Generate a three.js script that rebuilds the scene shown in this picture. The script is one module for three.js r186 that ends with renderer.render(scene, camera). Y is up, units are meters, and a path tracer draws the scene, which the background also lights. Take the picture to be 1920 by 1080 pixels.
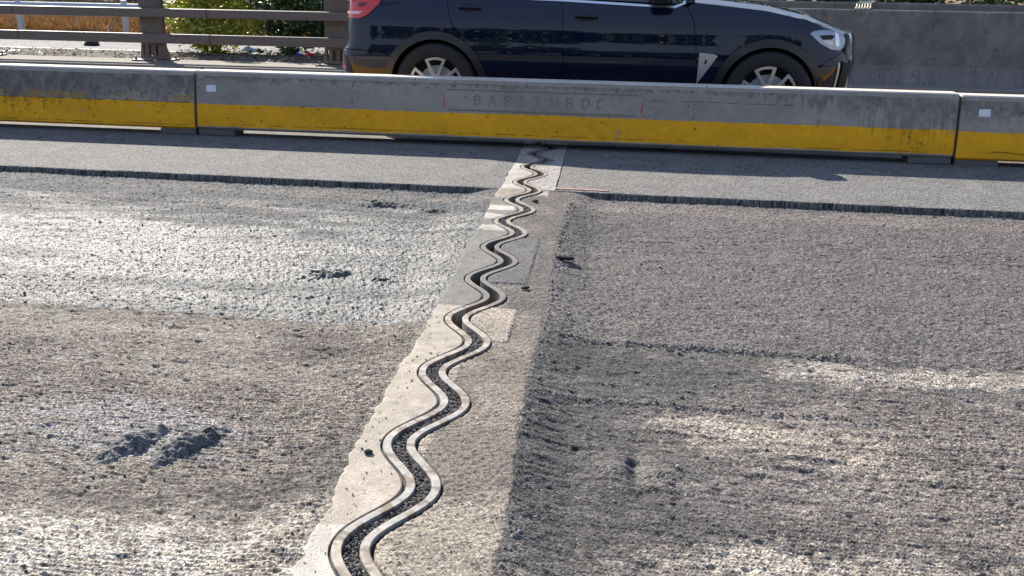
import * as THREE from 'three';
import { mergeGeometries } from 'three/addons/utils/BufferGeometryUtils.js';
import { RoundedBoxGeometry } from 'three/addons/geometries/RoundedBoxGeometry.js';
import { TextGeometry } from 'three/addons/geometries/TextGeometry.js';
import { FontLoader } from 'three/addons/loaders/FontLoader.js';

// ------------------------------------------------------------------ camera, sky, sun, exposure
const scene = new THREE.Scene();
const camera = new THREE.PerspectiveCamera(33.398, 16 / 9, 0.05, 900);
const YAW = -0.142005, PITCH = 0.314446, ROLL = 0.015592;
{
  const fwd = new THREE.Vector3(Math.sin(YAW) * Math.cos(PITCH), -Math.sin(PITCH), -Math.cos(YAW) * Math.cos(PITCH));
  const right = new THREE.Vector3(Math.cos(YAW), 0, Math.sin(YAW)), up = right.clone().cross(fwd);
  camera.up.copy(up.clone().multiplyScalar(Math.cos(ROLL)).addScaledVector(right, -Math.sin(ROLL)));
  camera.position.set(0.7533, 1.3043, 7.5453);
  camera.lookAt(camera.position.clone().add(fwd));
}
const SUN = new THREE.Vector3(-0.98, 1, -1.2).normalize();
// clear sky: pale at the horizon, blue overhead, a soft bright aureole round the sun
{
  const w = 512, h = 256, d = new Float32Array(w * h * 4), v = new THREE.Vector3();
  for (let y = 0, k = 0; y < h; y++) for (let x = 0; x < w; x++, k += 4) {
    const el = ((y + 0.5) / h - 0.5) * Math.PI, az = ((x + 0.5) / w - 0.5) * 2 * Math.PI;
    v.set(Math.cos(az) * Math.cos(el), Math.sin(el), Math.sin(az) * Math.cos(el));
    const q = Math.pow(Math.max(0, v.y), 0.55), a = Math.acos(Math.min(1, v.dot(SUN))), glow = 0.34 * Math.exp(-a / 0.32);
    const c = [0.31 + (0.09 - 0.31) * q, 0.35 + (0.155 - 0.35) * q, 0.4 + (0.32 - 0.4) * q];
    d[k] = c[0] + glow; d[k + 1] = c[1] + glow * 0.97; d[k + 2] = c[2] + glow * 0.9; d[k + 3] = 1;
  }
  const t = new THREE.DataTexture(d, w, h, THREE.RGBAFormat, THREE.FloatType);
  t.mapping = THREE.EquirectangularReflectionMapping; t.magFilter = t.minFilter = THREE.LinearFilter; t.needsUpdate = true;
  scene.background = t; scene.environment = t;
}
const sun = new THREE.DirectionalLight(new THREE.Color(1, 0.94, 0.84), 4.6);
sun.position.copy(SUN).multiplyScalar(30);
sun.castShadow = true; sun.shadow.mapSize.set(4096, 4096);
Object.assign(sun.shadow.camera, { left: -16, right: 16, top: 16, bottom: -16, near: 1, far: 80 });
scene.add(sun, sun.target);
const renderer = new THREE.WebGLRenderer({ antialias: true });
renderer.toneMapping = THREE.LinearToneMapping;
renderer.toneMappingExposure = 2.3;
renderer.shadowMap.enabled = true;

// ------------------------------------------------------------------ helpers
function rng(seed) { let a = seed >>> 0; return () => { a = (a + 0x6d2b79f5) | 0; let t = Math.imul(a ^ (a >>> 15), 1 | a); t = (t + Math.imul(t ^ (t >>> 7), 61 | t)) ^ t; return ((t ^ (t >>> 14)) >>> 0) / 4294967296; }; }
const PERM = new Uint16Array(1024), GRID = new Float32Array(512);
{ const r = rng(77), p = [...Array(512).keys()]; for (let i = 511; i > 0; i--) { const j = Math.floor(r() * (i + 1)); [p[i], p[j]] = [p[j], p[i]]; } for (let i = 0; i < 1024; i++) PERM[i] = p[i & 511]; for (let i = 0; i < 512; i++) GRID[i] = r(); }
function noise(x, y) {                                   // value noise, 0..1
  const xi = Math.floor(x), yi = Math.floor(y), fx = x - xi, fy = y - yi, X = xi & 511, Y = yi & 511;
  const u = fx * fx * (3 - 2 * fx), v = fy * fy * (3 - 2 * fy);
  const a = PERM[X] + Y, b = PERM[(X + 1) & 511] + Y, a1 = PERM[X] + ((Y + 1) & 511), b1 = PERM[(X + 1) & 511] + ((Y + 1) & 511);
  const p = GRID[PERM[a]], q = GRID[PERM[b]], r = GRID[PERM[a1]], s = GRID[PERM[b1]];
  return p + (q - p) * u + (r - p) * v + (p - q - r + s) * u * v;
}
const fbm = (x, y, o = 4) => { let s = 0, a = 0.5, t = 0; for (let i = 0; i < o; i++) { s += a * noise(x + i * 17.3, y + i * 9.7); t += a; a *= 0.5; x *= 2.03; y *= 2.03; } return s / t; };
const clamp = (x, a = 0, b = 1) => Math.min(b, Math.max(a, x));
const smooth = (a, b, x) => { const t = clamp((x - a) / (b - a)); return t * t * (3 - 2 * t); };
const lerp = (a, b, t) => a + (b - a) * t;
function table(list, x) { if (x <= list[0][0]) return list[0][1]; for (let i = 1; i < list.length; i++) if (x <= list[i][0]) { const [a, p] = list[i - 1], [b, q] = list[i]; return lerp(p, q, (x - a) / (b - a)); } return list[list.length - 1][1]; }
const taken = {};
function numbered(n) { const k = taken[n] = (taken[n] ?? -1) + 1; return k ? n + '_' + String(k).padStart(3, '0') : n; }
function shadows(o) { o.traverse((c) => { if (c.isMesh) { c.castShadow = true; c.receiveShadow = true; } }); return o; }
function mesh(name, geo, mat, parent) { const m = new THREE.Mesh(geo, mat); m.name = name; m.castShadow = m.receiveShadow = true; if (parent) parent.add(m); return m; }
function thing(name, label, category, pos = [0, 0, 0], group) { const g = new THREE.Group(); g.name = numbered(name); g.position.set(...pos); g.userData = { label, category }; if (group) g.userData.group = group; scene.add(g); return g; }
function tagMesh(name, geo, mat, label, category, group) { const m = mesh(numbered(name), geo, mat, scene); m.userData = { label, category }; if (group) m.userData.group = group; return m; }
function structure(name, geo, mat) { const m = mesh(numbered(name), geo, mat, scene); m.userData.kind = 'structure'; return m; }
// grid of (n+1) x (m+1) points from f(i/n, j/m) -> [x, y, z]; faces wind so that dP/di x dP/dj points out when flip is false
function gridGeo(n, m, f, { uv, color, flip = false, uv1 } = {}) {
  const N = (n + 1) * (m + 1), P = new Float32Array(N * 3), T = new Float32Array(N * 2), C = color && new Float32Array(N * 3), T1 = uv1 && new Float32Array(N * 2);
  let k = 0;
  for (let j = 0; j <= m; j++) for (let i = 0; i <= n; i++, k++) {
    const p = f(i / n, j / m, i, j); P[3 * k] = p[0]; P[3 * k + 1] = p[1]; P[3 * k + 2] = p[2];
    if (uv) { const t = uv(p, i / n, j / m); T[2 * k] = t[0]; T[2 * k + 1] = t[1]; } else { T[2 * k] = p[0]; T[2 * k + 1] = -p[2]; }
    if (uv1) { const t = uv1(p); T1[2 * k] = t[0]; T1[2 * k + 1] = t[1]; }
    if (C) { const c = color(p, i / n, j / m); C[3 * k] = c[0]; C[3 * k + 1] = c[1]; C[3 * k + 2] = c[2]; }
  }
  const I = new Uint32Array(n * m * 6); k = 0;
  for (let j = 0; j < m; j++) for (let i = 0; i < n; i++) {
    const a = j * (n + 1) + i, b = a + 1, c = a + n + 1, d = c + 1;
    if (flip) { I[k++] = a; I[k++] = c; I[k++] = b; I[k++] = b; I[k++] = c; I[k++] = d; } else { I[k++] = a; I[k++] = b; I[k++] = c; I[k++] = b; I[k++] = d; I[k++] = c; }
  }
  const g = new THREE.BufferGeometry();
  g.setAttribute('position', new THREE.BufferAttribute(P, 3)); g.setAttribute('uv', new THREE.BufferAttribute(T, 2));
  if (T1) g.setAttribute('uv1', new THREE.BufferAttribute(T1, 2));
  if (C) g.setAttribute('color', new THREE.BufferAttribute(C, 3));
  g.setIndex(new THREE.BufferAttribute(I, 1)); g.computeVertexNormals();
  return g;
}
const box = (w, h, d, x = 0, y = 0, z = 0, r = 0.004) => new RoundedBoxGeometry(w, h, d, 2, Math.min(r, w / 2.1, h / 2.1, d / 2.1)).translate(x, y, z);
function dataTex(w, h, f, srgb, repeat = true) {          // f(u, v) -> [r, g, b] in 0..1, tileable through torus noise when asked by f
  const d = new Uint8Array(w * h * 4);
  for (let y = 0, k = 0; y < h; y++) for (let x = 0; x < w; x++, k += 4) { const c = f(x, y); d[k] = clamp(c[0]) * 255; d[k + 1] = clamp(c[1]) * 255; d[k + 2] = clamp(c[2]) * 255; d[k + 3] = 255; }
  const t = new THREE.DataTexture(d, w, h, THREE.RGBAFormat); t.magFilter = THREE.LinearFilter; t.minFilter = THREE.LinearMipmapLinearFilter; t.generateMipmaps = true;
  if (repeat) t.wrapS = t.wrapT = THREE.RepeatWrapping;
  if (srgb) t.colorSpace = THREE.SRGBColorSpace;
  t.needsUpdate = true; return t;
}
// tileable value noise on a lattice that repeats every `per` cells
function tnoise(x, y, per, seed) {
  const xi = Math.floor(x), yi = Math.floor(y), fx = x - xi, fy = y - yi, w = (a) => ((a % per) + per) % per;
  const h = (a, b) => GRID[PERM[(PERM[(w(a) + seed * 31) & 511] + w(b) + seed * 57) & 511]];
  const u = fx * fx * (3 - 2 * fx), v = fy * fy * (3 - 2 * fy);
  return lerp(lerp(h(xi, yi), h(xi + 1, yi), u), lerp(h(xi, yi + 1), h(xi + 1, yi + 1), u), v);
}
const rep = (t, sx, sy = sx) => { const c = t.clone(); c.repeat.set(sx, sy); c.needsUpdate = true; return c; };

// fine textures: stone speckle of asphalt (2 m tile), concrete mottling (2 m tile), bump of grains
const TS = 1024;
const speckle = dataTex(TS, TS, (x, y) => {
  const u = x / TS, v = y / TS, a = tnoise(u * 256, v * 256, 256, 1), b = tnoise(u * 140, v * 140, 140, 2), c = tnoise(u * 12, v * 12, 12, 3), e = tnoise(u * 400, v * 400, 400, 9);
  let t = 0.72 + (a - 0.5) * 0.34 + (b - 0.5) * 0.2 + (c - 0.5) * 0.1; if (a > 0.78) t += 0.24; if (b < 0.2) t -= 0.2; t += (e - 0.5) * 0.3;
  return [t * 1.01, t, t * 0.985];
}, true);
const grainBump = dataTex(TS, TS, (x, y) => {
  const u = x / TS, v = y / TS; const t = tnoise(u * 300, v * 300, 300, 4) * 0.45 + tnoise(u * 150, v * 150, 150, 5) * 0.4 + tnoise(u * 40, v * 40, 40, 6) * 0.15;
  return [t, t, t];
}, false);
const mottle = dataTex(TS, TS, (x, y) => {
  const u = x / TS, v = y / TS, a = tnoise(u * 8, v * 8, 8, 11), b = tnoise(u * 30, v * 30, 30, 12), c = tnoise(u * 120, v * 120, 120, 13), e = tnoise(u * 380, v * 380, 380, 14);
  let t = 0.8 + (a - 0.5) * 0.14 + (b - 0.5) * 0.12 + (c - 0.5) * 0.1 + (e - 0.5) * 0.12; if (c > 0.86) t -= 0.2;
  return [t, t * 0.99, t * 0.975];
}, true);
const fineBump = dataTex(512, 512, (x, y) => { const u = x / 512, v = y / 512, t = tnoise(u * 128, v * 128, 128, 21) * 0.6 + tnoise(u * 40, v * 40, 40, 22) * 0.4; return [t, t, t]; }, false);
const lin = (r, g, b) => new THREE.Color().setRGB(r, g, b);
const std = (o) => new THREE.MeshStandardMaterial(o);
const M = {
  asphalt: std({ color: lin(0.222, 0.215, 0.204), map: rep(speckle, 0.6), bumpMap: rep(grainBump, 0.6), bumpScale: 0.004, roughness: 0.95 }),
  milled: new THREE.MeshPhysicalMaterial({ vertexColors: true, map: rep(speckle, 1.1), bumpMap: rep(grainBump, 1.1), bumpScale: 0.0045, roughness: 1, roughnessMap: null, specularIntensity: 0.8 }),
  band: std({ vertexColors: true, map: rep(mottle, 1.3), bumpMap: rep(fineBump, 3), bumpScale: 0.0012, roughness: 0.75 }),
  bandRough: std({ vertexColors: true, map: rep(speckle, 1.1), bumpMap: rep(grainBump, 1.1), bumpScale: 0.002, roughness: 0.95 }),
  rail: std({ vertexColors: true, map: rep(mottle, 4), roughness: 0.7, metalness: 0.1, bumpMap: rep(fineBump, 6), bumpScale: 0.0004 }),
  rubber: std({ color: lin(0.02, 0.02, 0.021), roughness: 0.8 }),
  concrete: std({ color: lin(0.33, 0.325, 0.315), map: rep(mottle, 0.8), bumpMap: rep(fineBump, 1.5), bumpScale: 0.001, roughness: 0.85 }),
  fenceSteel: std({ color: lin(0.24, 0.2, 0.172), map: rep(mottle, 1.5), roughness: 0.5 }),
  galv: std({ color: lin(0.42, 0.43, 0.44), roughness: 0.5, metalness: 0.5 }),
  white: std({ color: lin(0.75, 0.76, 0.76), roughness: 0.5 }),
  black: std({ color: lin(0.012, 0.012, 0.013), roughness: 0.7 }),
};

// ------------------------------------------------------------------ expansion joint line: where it runs and how it waves
const JA = -0.04504, JX = 0.1312, JZ = 5.5, LAM = 0.5406, AMP = 0.0601, PH = 5.9993, GAP = 0.044, RAILW = 0.025;
const ju = [Math.sin(JA), -Math.cos(JA)], jn = [Math.cos(JA), Math.sin(JA)];
const wave = (s) => AMP * Math.sin((2 * Math.PI * s) / LAM + PH), dwave = (s) => ((AMP * 2 * Math.PI) / LAM) * Math.cos((2 * Math.PI * s) / LAM + PH);
const W = (s, t) => [JX + ju[0] * s + jn[0] * t, JZ + ju[1] * s + jn[1] * t];
const ST = (x, z) => { const dx = x - JX, dz = z - JZ; return [dx * ju[0] + dz * ju[1], dx * jn[0] + dz * jn[1]]; };
const EDGE_Z = 1.53;                                                     // edge of the milled area
const tL = (s) => -0.147 + 0.022 * (noise(s * 3 + 7, 2) - 0.5) + 0.016 * (noise(s * 22, 5) - 0.5) + 0.008 * (noise(s * 70, 9) - 0.5);
const tRfar = 0.213, tR = (s) => 0.3 + 0.03 * (noise(s * 1.1 + 3, 8) - 0.5) + 0.008 * (noise(s * 16, 3) - 0.5) + 0.006 * (noise(s * 60, 4) - 0.5);

// ------------------------------------------------------------------ the ground
structure('ground', gridGeo(8, 8, (a, b) => [lerp(-300, 300, a), -0.3, lerp(-300, 200, 1 - b)]), std({ color: lin(0.16, 0.15, 0.13), roughness: 1 }));
// the old asphalt, left and right of the joint, with its broken edge towards the milled area
for (const side of [-1, 1]) {
  const FACE = 8, zs = [...Array(FACE).fill(EDGE_Z), EDGE_Z - 0.012, EDGE_Z - 0.04, EDGE_Z - 0.1, EDGE_Z - 0.4, 0.6, -1, -3, -5.28];
  const geo = gridGeo(1500, zs.length - 1, (a, b, i, j) => {
    const z0 = zs[j], [s] = ST(side < 0 ? -0.2 : 0.16, z0), e = W(s, side < 0 ? tL(s) - 0.003 : tRfar + 0.003);
    const far = side < 0 ? -45 : 45, k = a < 0.9 ? (a / 0.9) * 5.5 : 5.5 + ((a - 0.9) / 0.1) ** 2 * (Math.abs(far) - 6);
    const x = e[0] + side * k, face = j < FACE, y = face ? lerp(-0.085, -0.003 - 0.004 * noise(x * 23, 4.4) ** 2, j / (FACE - 1)) : j === FACE ? -0.001 : 0, rag = j <= FACE ? 0.03 * (fbm(x * 5, 3.3, 3) - 0.5) + (0.004 + 0.026 * noise(x * 2.7, 1) ** 2) * (fbm(x * lerp(35, 90, noise(x * 1.3, 6)), y * 190 + 9, 3) - 0.5) : 0;
    const wander = j < FACE + 4 ? 0.02 * (fbm(x * 0.7, 9.1, 2) - 0.5) : 0;
    return [x, y, z0 + rag + wander + (face ? (1 - j / (FACE - 1)) * (0.006 + 0.014 * noise(x * 11, 8)) : 0)];
  }, { flip: side < 0 });
  structure('road_surface', geo, M.asphalt);
}

// patches of the milled area in metres: [x, z, rx, rz, mix, r, g, b]
const GREY = [0.168, 0.154, 0.147], BROWN = [0.265, 0.23, 0.196], CREAM = [0.5, 0.44, 0.37], DARK = [0.078, 0.075, 0.074], PINK = [0.27, 0.227, 0.197];
const PATCH = [
  [-0.45, 5.72, 0.6, 0.16, 1, 0.64, 0.58, 0.5], [-0.2, 5.95, 0.6, 0.2, 1, 0.62, 0.56, 0.48], [-0.05, 5.6, 0.12, 0.2, 0.8, ...CREAM], [-0.85, 5.03, 0.42, 0.19, 0.75, 0.42, 0.4, 0.385], [-0.8, 4.55, 0.9, 0.12, 0.35, 0.3, 0.27, 0.23],
  [-0.7, 5.47, 0.25, 0.06, 0.7, 0.1, 0.09, 0.08], [-0.28, 5.36, 0.26, 0.1, 0.8, ...DARK], [-0.12, 5.18, 0.12, 0.16, 0.6, ...DARK], [-1.2, 4.25, 0.7, 0.05, 0.5, 0.34, 0.31, 0.27], [-0.35, 4.3, 0.25, 0.16, 0.6, 0.12, 0.105, 0.09],
  [0.8, 4.3, 0.55, 0.16, 1, 0.088, 0.086, 0.086], [0.75, 4.5, 0.5, 0.1, 0.6, 0.1, 0.098, 0.098], [1.68, 4.22, 0.45, 0.1, 1, 0.54, 0.48, 0.41], [2.1, 4.2, 0.4, 0.06, 0.6, ...CREAM], [1.12, 4.74, 0.28, 0.085, 1, 0.58, 0.5, 0.41], [1.38, 4.87, 0.22, 0.06, 1, 0.56, 0.5, 0.43], [0.92, 4.7, 0.2, 0.06, 0.5, ...CREAM],
  [1.1, 5.46, 0.22, 0.11, 1, 0.58, 0.51, 0.43], [1.55, 5.45, 0.07, 0.05, 0.8, ...CREAM], [0.62, 5.35, 0.3, 0.22, 0.85, ...DARK], [0.5, 5.0, 0.17, 0.3, 0.85, ...DARK], [1.55, 5.12, 0.3, 0.25, 0.35, ...PINK], [1.25, 5.18, 0.2, 0.1, 0.45, ...DARK], [1.35, 5.4, 0.07, 0.1, 0.6, ...DARK],
  [0.55, 4.22, 0.3, 0.2, 0.85, ...DARK], [0.5, 4.75, 0.24, 0.3, 0.75, ...DARK], [0.85, 5.25, 0.3, 0.12, 0.45, ...DARK], [1.75, 4.85, 0.75, 0.55, 0.85, 0.285, 0.247, 0.219], [1.25, 4.78, 0.42, 0.15, 0.6, 0.46, 0.385, 0.315], [1.3, 5.5, 0.5, 0.14, 0.5, ...CREAM], [0.42, 2.35, 0.2, 0.4, 0.55, ...DARK], [0.62, 2.25, 0.25, 0.2, 0.5, ...DARK], [1.6, 1.78, 3, 0.1, 0.6, ...PINK], [-1.5, 1.75, 2, 0.07, 0.5, ...BROWN], [0.55, 5.75, 0.4, 0.12, 0.6, ...PINK],
  [-1.4, 2.1, 1.8, 0.05, 0.6, 0.19, 0.17, 0.15], [-1.4, 2.32, 1.6, 0.05, 0.5, 0.19, 0.17, 0.15], [-1.5, 2.22, 1.6, 0.025, 0.6, 0.34, 0.33, 0.32],
];
function groundColor(x, z) {
  const [s, t] = ST(x, z), wob = 0.05 * (fbm(x * 2.2, z * 5, 3) - 0.5);
  const pass2 = smooth(4.02, 4.09, z + wob), left = t < 0.08;
  const base = left ? (pass2 > 0.5 ? BROWN : [0.122, 0.124, 0.13]) : (pass2 > 0.5 ? [0.152, 0.14, 0.132] : GREY);
  let c = [...base];
  const wx = x + 0.25 * (fbm(x * 3 + 5, z * 6, 3) - 0.5), wz = z + 0.12 * (fbm(x * 3, z * 7 + 9, 3) - 0.5), fray = fbm(x * 14, z * 40, 3), grit = noise(x * 90, z * 110);
  for (const [px, pz, rx, rz, m, r, g, b] of PATCH) {
    const d = ((wx - px) / rx) ** 2 + ((wz - pz) / rz) ** 2; if (d > 3.2) continue;
    const k = m * clamp((1.35 - d) * 0.8 + (fray - 0.5) * 2.4 + (grit - 0.5) * 0.8);
    if (k > 0) { c[0] = lerp(c[0], r, k); c[1] = lerp(c[1], g, k); c[2] = lerp(c[2], b, k); }
  }
  const tone = 0.5 + 0.38 * noise(x * 75, z * 75) + 0.34 * noise(x * 150, z * 150) + 0.36 * fbm(x * 5, z * 16, 3);
  const st = GRID[PERM[(PERM[Math.floor(x * 140 + 0.5 * noise(z * 60, 1)) & 511] + (Math.floor(z * 150) & 511)) & 511]], k = st > 0.86 ? 1.55 : st < 0.16 ? 0.6 : 1;                 // single stones of lighter and darker rock
  return [c[0] * tone * k, c[1] * tone * k, c[2] * tone * k];
}
function milledBase(x, z) {                                                // without the grain
  const [s, t] = ST(x, z), l = tL(s), r = tR(s), wob = 0.05 * (fbm(x * 2.2, z * 5, 3) - 0.5), pass2 = smooth(4.03, 4.07, z + wob);
  let h = -0.04 - 0.003 * pass2 + 0.01 * (fbm(x * 1.1, z * 2.6, 3) - 0.5);
  if (t < 0.05) { const d = l - t, run = 0.2 + 0.16 * noise(s * 1.3, 4); h = lerp(-0.0035, h, smooth(-0.005, run, d)); if (d < -0.014) h = -0.13; }
  else { const d = t - r, run = 0.06 + 0.07 * noise(s * 1.7, 11) + 0.008 * noise(s * 40, 2); h = lerp(-0.0065, h, smooth(-0.004, run * 2.2, d)) - 0.007 * smooth(0.45, 0.75, noise(s * 2.1, 6)) * smooth(0.002, 0.03, d) * noise(s * 55, t * 8); if (d < -0.014) h = -0.13; }
  const m = (px, pz, rx, rz, a) => a * Math.exp(-(((x - px) / rx) ** 2) - ((z - pz) / rz) ** 2);
  h += m(0.7, 5.08, 0.06, 0.1, 0.014) + m(0.84, 5.06, 0.06, 0.09, 0.014) - m(0.765, 5.05, 0.02, 0.12, 0.014) + m(0.95, 4.05, 0.6, 0.02, 0.006) + m(0.9, 4.6, 0.5, 0.015, 0.006) - m(0.5, 5.2, 0.08, 0.1, 0.01) - m(0.41, 3.13, 0.05, 0.02, 0.02);
  return h;
}
function grain(x, z) {
  const wob = 0.05 * (fbm(x * 2.2, z * 5, 2) - 0.5), p2 = smooth(4.03, 4.07, z + wob);
  const g1 = noise(x * lerp(82, 46, p2), z * 88), g2 = noise(x * 165 + 3, z * 165), g3 = noise(x * 24, z * 40), lump = noise(x * 9, z * 14);
  const groove = Math.sin((2 * Math.PI * (z + 0.01 * noise(x * 1.2, z * 3))) / 0.0165 + 3 * noise(x * 4, z * 9));
  let h = ((x < 0.1 ? 0.0048 : 0.0038) + (x < 0.1 ? 0.0045 : 0.0028) * (1 - p2)) * (g1 - 0.5) + ((x < 0.1 ? 0.0042 : 0.0036) + (x < 0.1 ? 0.0045 : 0.0028) * (1 - p2)) * (g2 - 0.5) + 0.003 * (g3 - 0.5) + 0.003 * (lump - 0.5);
  h += groove * (0.0005 + (x < 0.1 ? 0.0022 : 0.0015) * p2 * smooth(0.25, 0.8, noise(x * 2.3, z * 3.1)) * (x < 0.1 ? 1 : smooth(0.5, 1.1, x)));
  if (g3 < 0.22) h -= (0.22 - g3) * 0.022 * (0.3 + p2);                      // torn-out stones
  return h;
}
// the pass next to the old asphalt was left damp by the milling machine: lower roughness with a grainy outline
const wetMap = dataTex(1024, 640, (px, py) => {
  const x = (px / 1024) * 10 - 5, z = (py / 640) * 5 + 1.4, wob = 0.05 * (fbm(x * 2.2, z * 5, 3) - 0.5), f = fbm(x * 3, z * 12, 4), g = noise(x * 50, z * 50);
  let r = 0.94; const lo = fbm(x * 1.2 + 8, z * 6, 3); if (z + wob < 4.05 && x < 0.1) { const k = smooth(2.0, 2.9, z + 1.4 * (f - 0.5) + 0.5 * (g - 0.5)) * (0.45 + 0.9 * lo); r = lerp(0.88, 0.62, clamp(k)); } else if (z + wob < 4.05) r = 0.9; else if (f > 0.6) r = 0.86;
  return [0, r + 0.1 * (g - 0.5), 0];
}, false, false);
wetMap.channel = 1;
const XL = (z) => lerp(-4.5, -1.9, (z - 1.5) / 4.5), XR = (z) => lerp(4.3, 2.8, (z - 1.5) / 4.5);
{
  const n = 1140, m = 820;
  const geo = gridGeo(n, m, (a, b) => {
    const q = 1 - b, z = lerp(1.5, 6.1, q * 1.27 - 0.27 * q * q), x = lerp(XL(z), XR(z), a);
    const [s, t] = ST(x, z), d = t < 0.05 ? tL(s) - t : t - tR(s); return [x, milledBase(x, z) + (z > 1.57 ? grain(x, z) * smooth(-0.004, 0.03, d) : 0), z];
  }, { color: (p) => groundColor(p[0], p[2]), uv1: (p) => [(p[0] + 5) / 10, (p[2] - 1.4) / 5] });
  structure('milled_road', geo, M.milled);
  M.milled.roughnessMap = wetMap;
  const farMilled = M.milled.clone(); farMilled.bumpScale = 0.014;
  // the same milled ground further out, coarser
  const far = (x0, x1, z0, z1, n, m) => structure('milled_road', gridGeo(n, m, (a, b) => { const x = lerp(x0(lerp(z1, z0, b)), x1(lerp(z1, z0, b)), a), z = lerp(z1, z0, b); return [x, -0.046 + 0.012 * (noise(x * 14, z * 22) - 0.5), z]; }, { color: (p) => groundColor(p[0], p[2]), uv1: (p) => [(p[0] + 5) / 10, (p[2] - 1.4) / 5] }), farMilled);
  far(() => -45, (z) => XL(z) + 0.01, 1.5, 6.1, 240, 90);
  far((z) => XR(z) - 0.01, () => 45, 1.5, 6.1, 240, 90);
  far(() => -45, () => 45, 6.09, 20, 300, 60);
}

// ------------------------------------------------------------------ expansion joint
{
  const joint = thing('expansion_joint', 'wavy steel expansion joint crossing the milled road in a pale concrete band', 'expansion joint');
  const S0 = -1.0, S1 = 10.7, n = 1500, sAt = (a) => S0 + (S1 - S0) * a;
  const nrm = (s) => { const d = dwave(s), l = Math.hypot(1, d); return [-d / l, 1 / l]; };          // in (s, t)
  const off = (s, t0, w) => { const q = nrm(s); return W(s + q[0] * w, wave(s) + t0 + q[1] * w); };
  const trough = (s) => -0.008 - 0.07 * smooth(1.35, 1.6, s) * (1 - smooth(2.55, 2.75, s)) - 0.05 * smooth(3.5, 3.9, s) - 0.012 * noise(s * 9, 3);
  // rails: a profile swept along the wave (offset across, height)
  const sweep = (t0, prof) => mergeGeometries(prof.slice(1).map((e, k) => gridGeo(1, n, (a, b, i) => { const s = sAt(b), [w, y] = prof[k + i], p = off(s, t0, w); return [p[0], y, p[1]]; }, { uv: (p, a, b) => [(k + a) * 0.02, b * (S1 - S0)], flip: true })));
  const c = 0.0018, tintsweep = (t0, prof) => tint(sweep(t0, prof));
  const railColor = (x, z) => {
    const f = fbm(x * 30, z * 30, 3), g = noise(x * 9 + 4, z * 9); let c = g > 0.55 ? [0.47, 0.41, 0.345] : [0.44, 0.42, 0.395];
    if (z < 3.84 && z > 2.75) c = [0.165, 0.16, 0.155]; else if (z <= 2.75) c = g > 0.5 ? [0.36, 0.32, 0.27] : [0.27, 0.25, 0.23];
    if (f > 0.62) c = [0.2, 0.155, 0.12]; const t = 0.75 + 0.5 * f; return c.map((v) => v * t);
  };
  const tint = (g) => { const P = g.attributes.position, C = new Float32Array(P.count * 3); for (let i = 0; i < P.count; i++) C.set(railColor(P.getX(i), P.getZ(i)), i * 3); g.setAttribute('color', new THREE.BufferAttribute(C, 3)); return g; };
  mesh('steel_rail', tintsweep(0, [[-RAILW, -0.1], [-RAILW, 0.001 - c], [-RAILW + c, 0.001], [-c, 0.001], [0, 0.001 - c], [0, -0.1]]), M.rail, joint);
  mesh('steel_rail', tintsweep(GAP, [[0, -0.1], [0, 0.002 - c], [c, 0.002], [RAILW - c, 0.002], [RAILW, 0.002 - c], [RAILW, -0.1]]), M.rail, joint);
  const seal = mesh('joint_seal', gridGeo(8, n, (a, b) => { const s = sAt(b), p = W(s, wave(s) + lerp(-0.004, GAP + 0.004, a)); return [p[0], trough(s) - 0.006 * Math.sin(a * Math.PI) + 0.006 * (noise(a * 6 + 40, s * 120) - 0.5), p[1]]; }, { flip: true }), M.rubber, joint);
  // concrete bands each side; colours are stains and dust lying on the band
  const bandColor = (s, t, x, z) => {
    const f = fbm(x * 7, z * 9, 4), edge = 0.02 * (noise(x * 6, 3) - 0.5);
    let c = [0.46, 0.395, 0.325]; if (t < 0 && z > 5.52 + 0.12 * (f - 0.5)) c = [0.6, 0.55, 0.48];
    if (z + edge < 3.845) c = [0.155, 0.151, 0.147];                                                    // grey slurry on the far half
    if (z < 2.72 + 0.3 * (f - 0.5)) { c = [0.165, 0.151, 0.136]; }
    if (z < 1.52) c = [0.47, 0.44, 0.395];
    else if (z < 1.75 + 0.1 * f) c = t < 0.03 ? [0.3, 0.245, 0.19] : c;
    if (t < 0) for (const q of [2.53, 2.28, 2.07]) if (Math.abs(z - q + 0.06 * (f - 0.5)) < 0.055) c = [0.52, 0.48, 0.43];
    if (t > 0.05 && z > 1.53) {
      const fresh = (z > 3.84 && z < 4.22 && t < 0.19) || (z > 2.72 && z < 3.5 && t < 0.2 + 0.02 * f);
      if (!fresh) { const k = z > 3.9 ? [0.25, 0.212, 0.176] : [0.165, 0.146, 0.13]; c = k; if (f > 0.6) c = k.map((v) => v * 1.2); if (z > 5.35 + 0.2 * (f - 0.5)) c = [0.4, 0.345, 0.285]; }
      if (z < 1.66 && t < 0.17) c = [0.5, 0.46, 0.4];
    }
    const tone = 0.78 + 0.44 * f + 0.1 * (noise(x * 160, z * 160) - 0.5);
    const dirt = noise(x * 55, z * 55) > 0.9 ? 0.55 : 1;
    return c.map((v) => v * tone * dirt);
  };
  const bandGeo = (inner, outer, rough, flip) => gridGeo(36, 2300, (a, b) => {
    const s = sAt(b), q = inner(s), o = W(s, outer(s)), x = lerp(o[0], q[0], a), z = lerp(o[1], q[1], a), [, t] = ST(x, z);
    const r = rough(x, z, t), lip = a > 0.999 || a < 0.001;
    return [x, lip ? (a > 0.5 ? -0.03 : -0.013) : -0.001 + r, z];
  }, { flip, color: (p) => { const [s, t] = ST(p[0], p[2]); return bandColor(s, t, p[0], p[2]); } });
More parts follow.
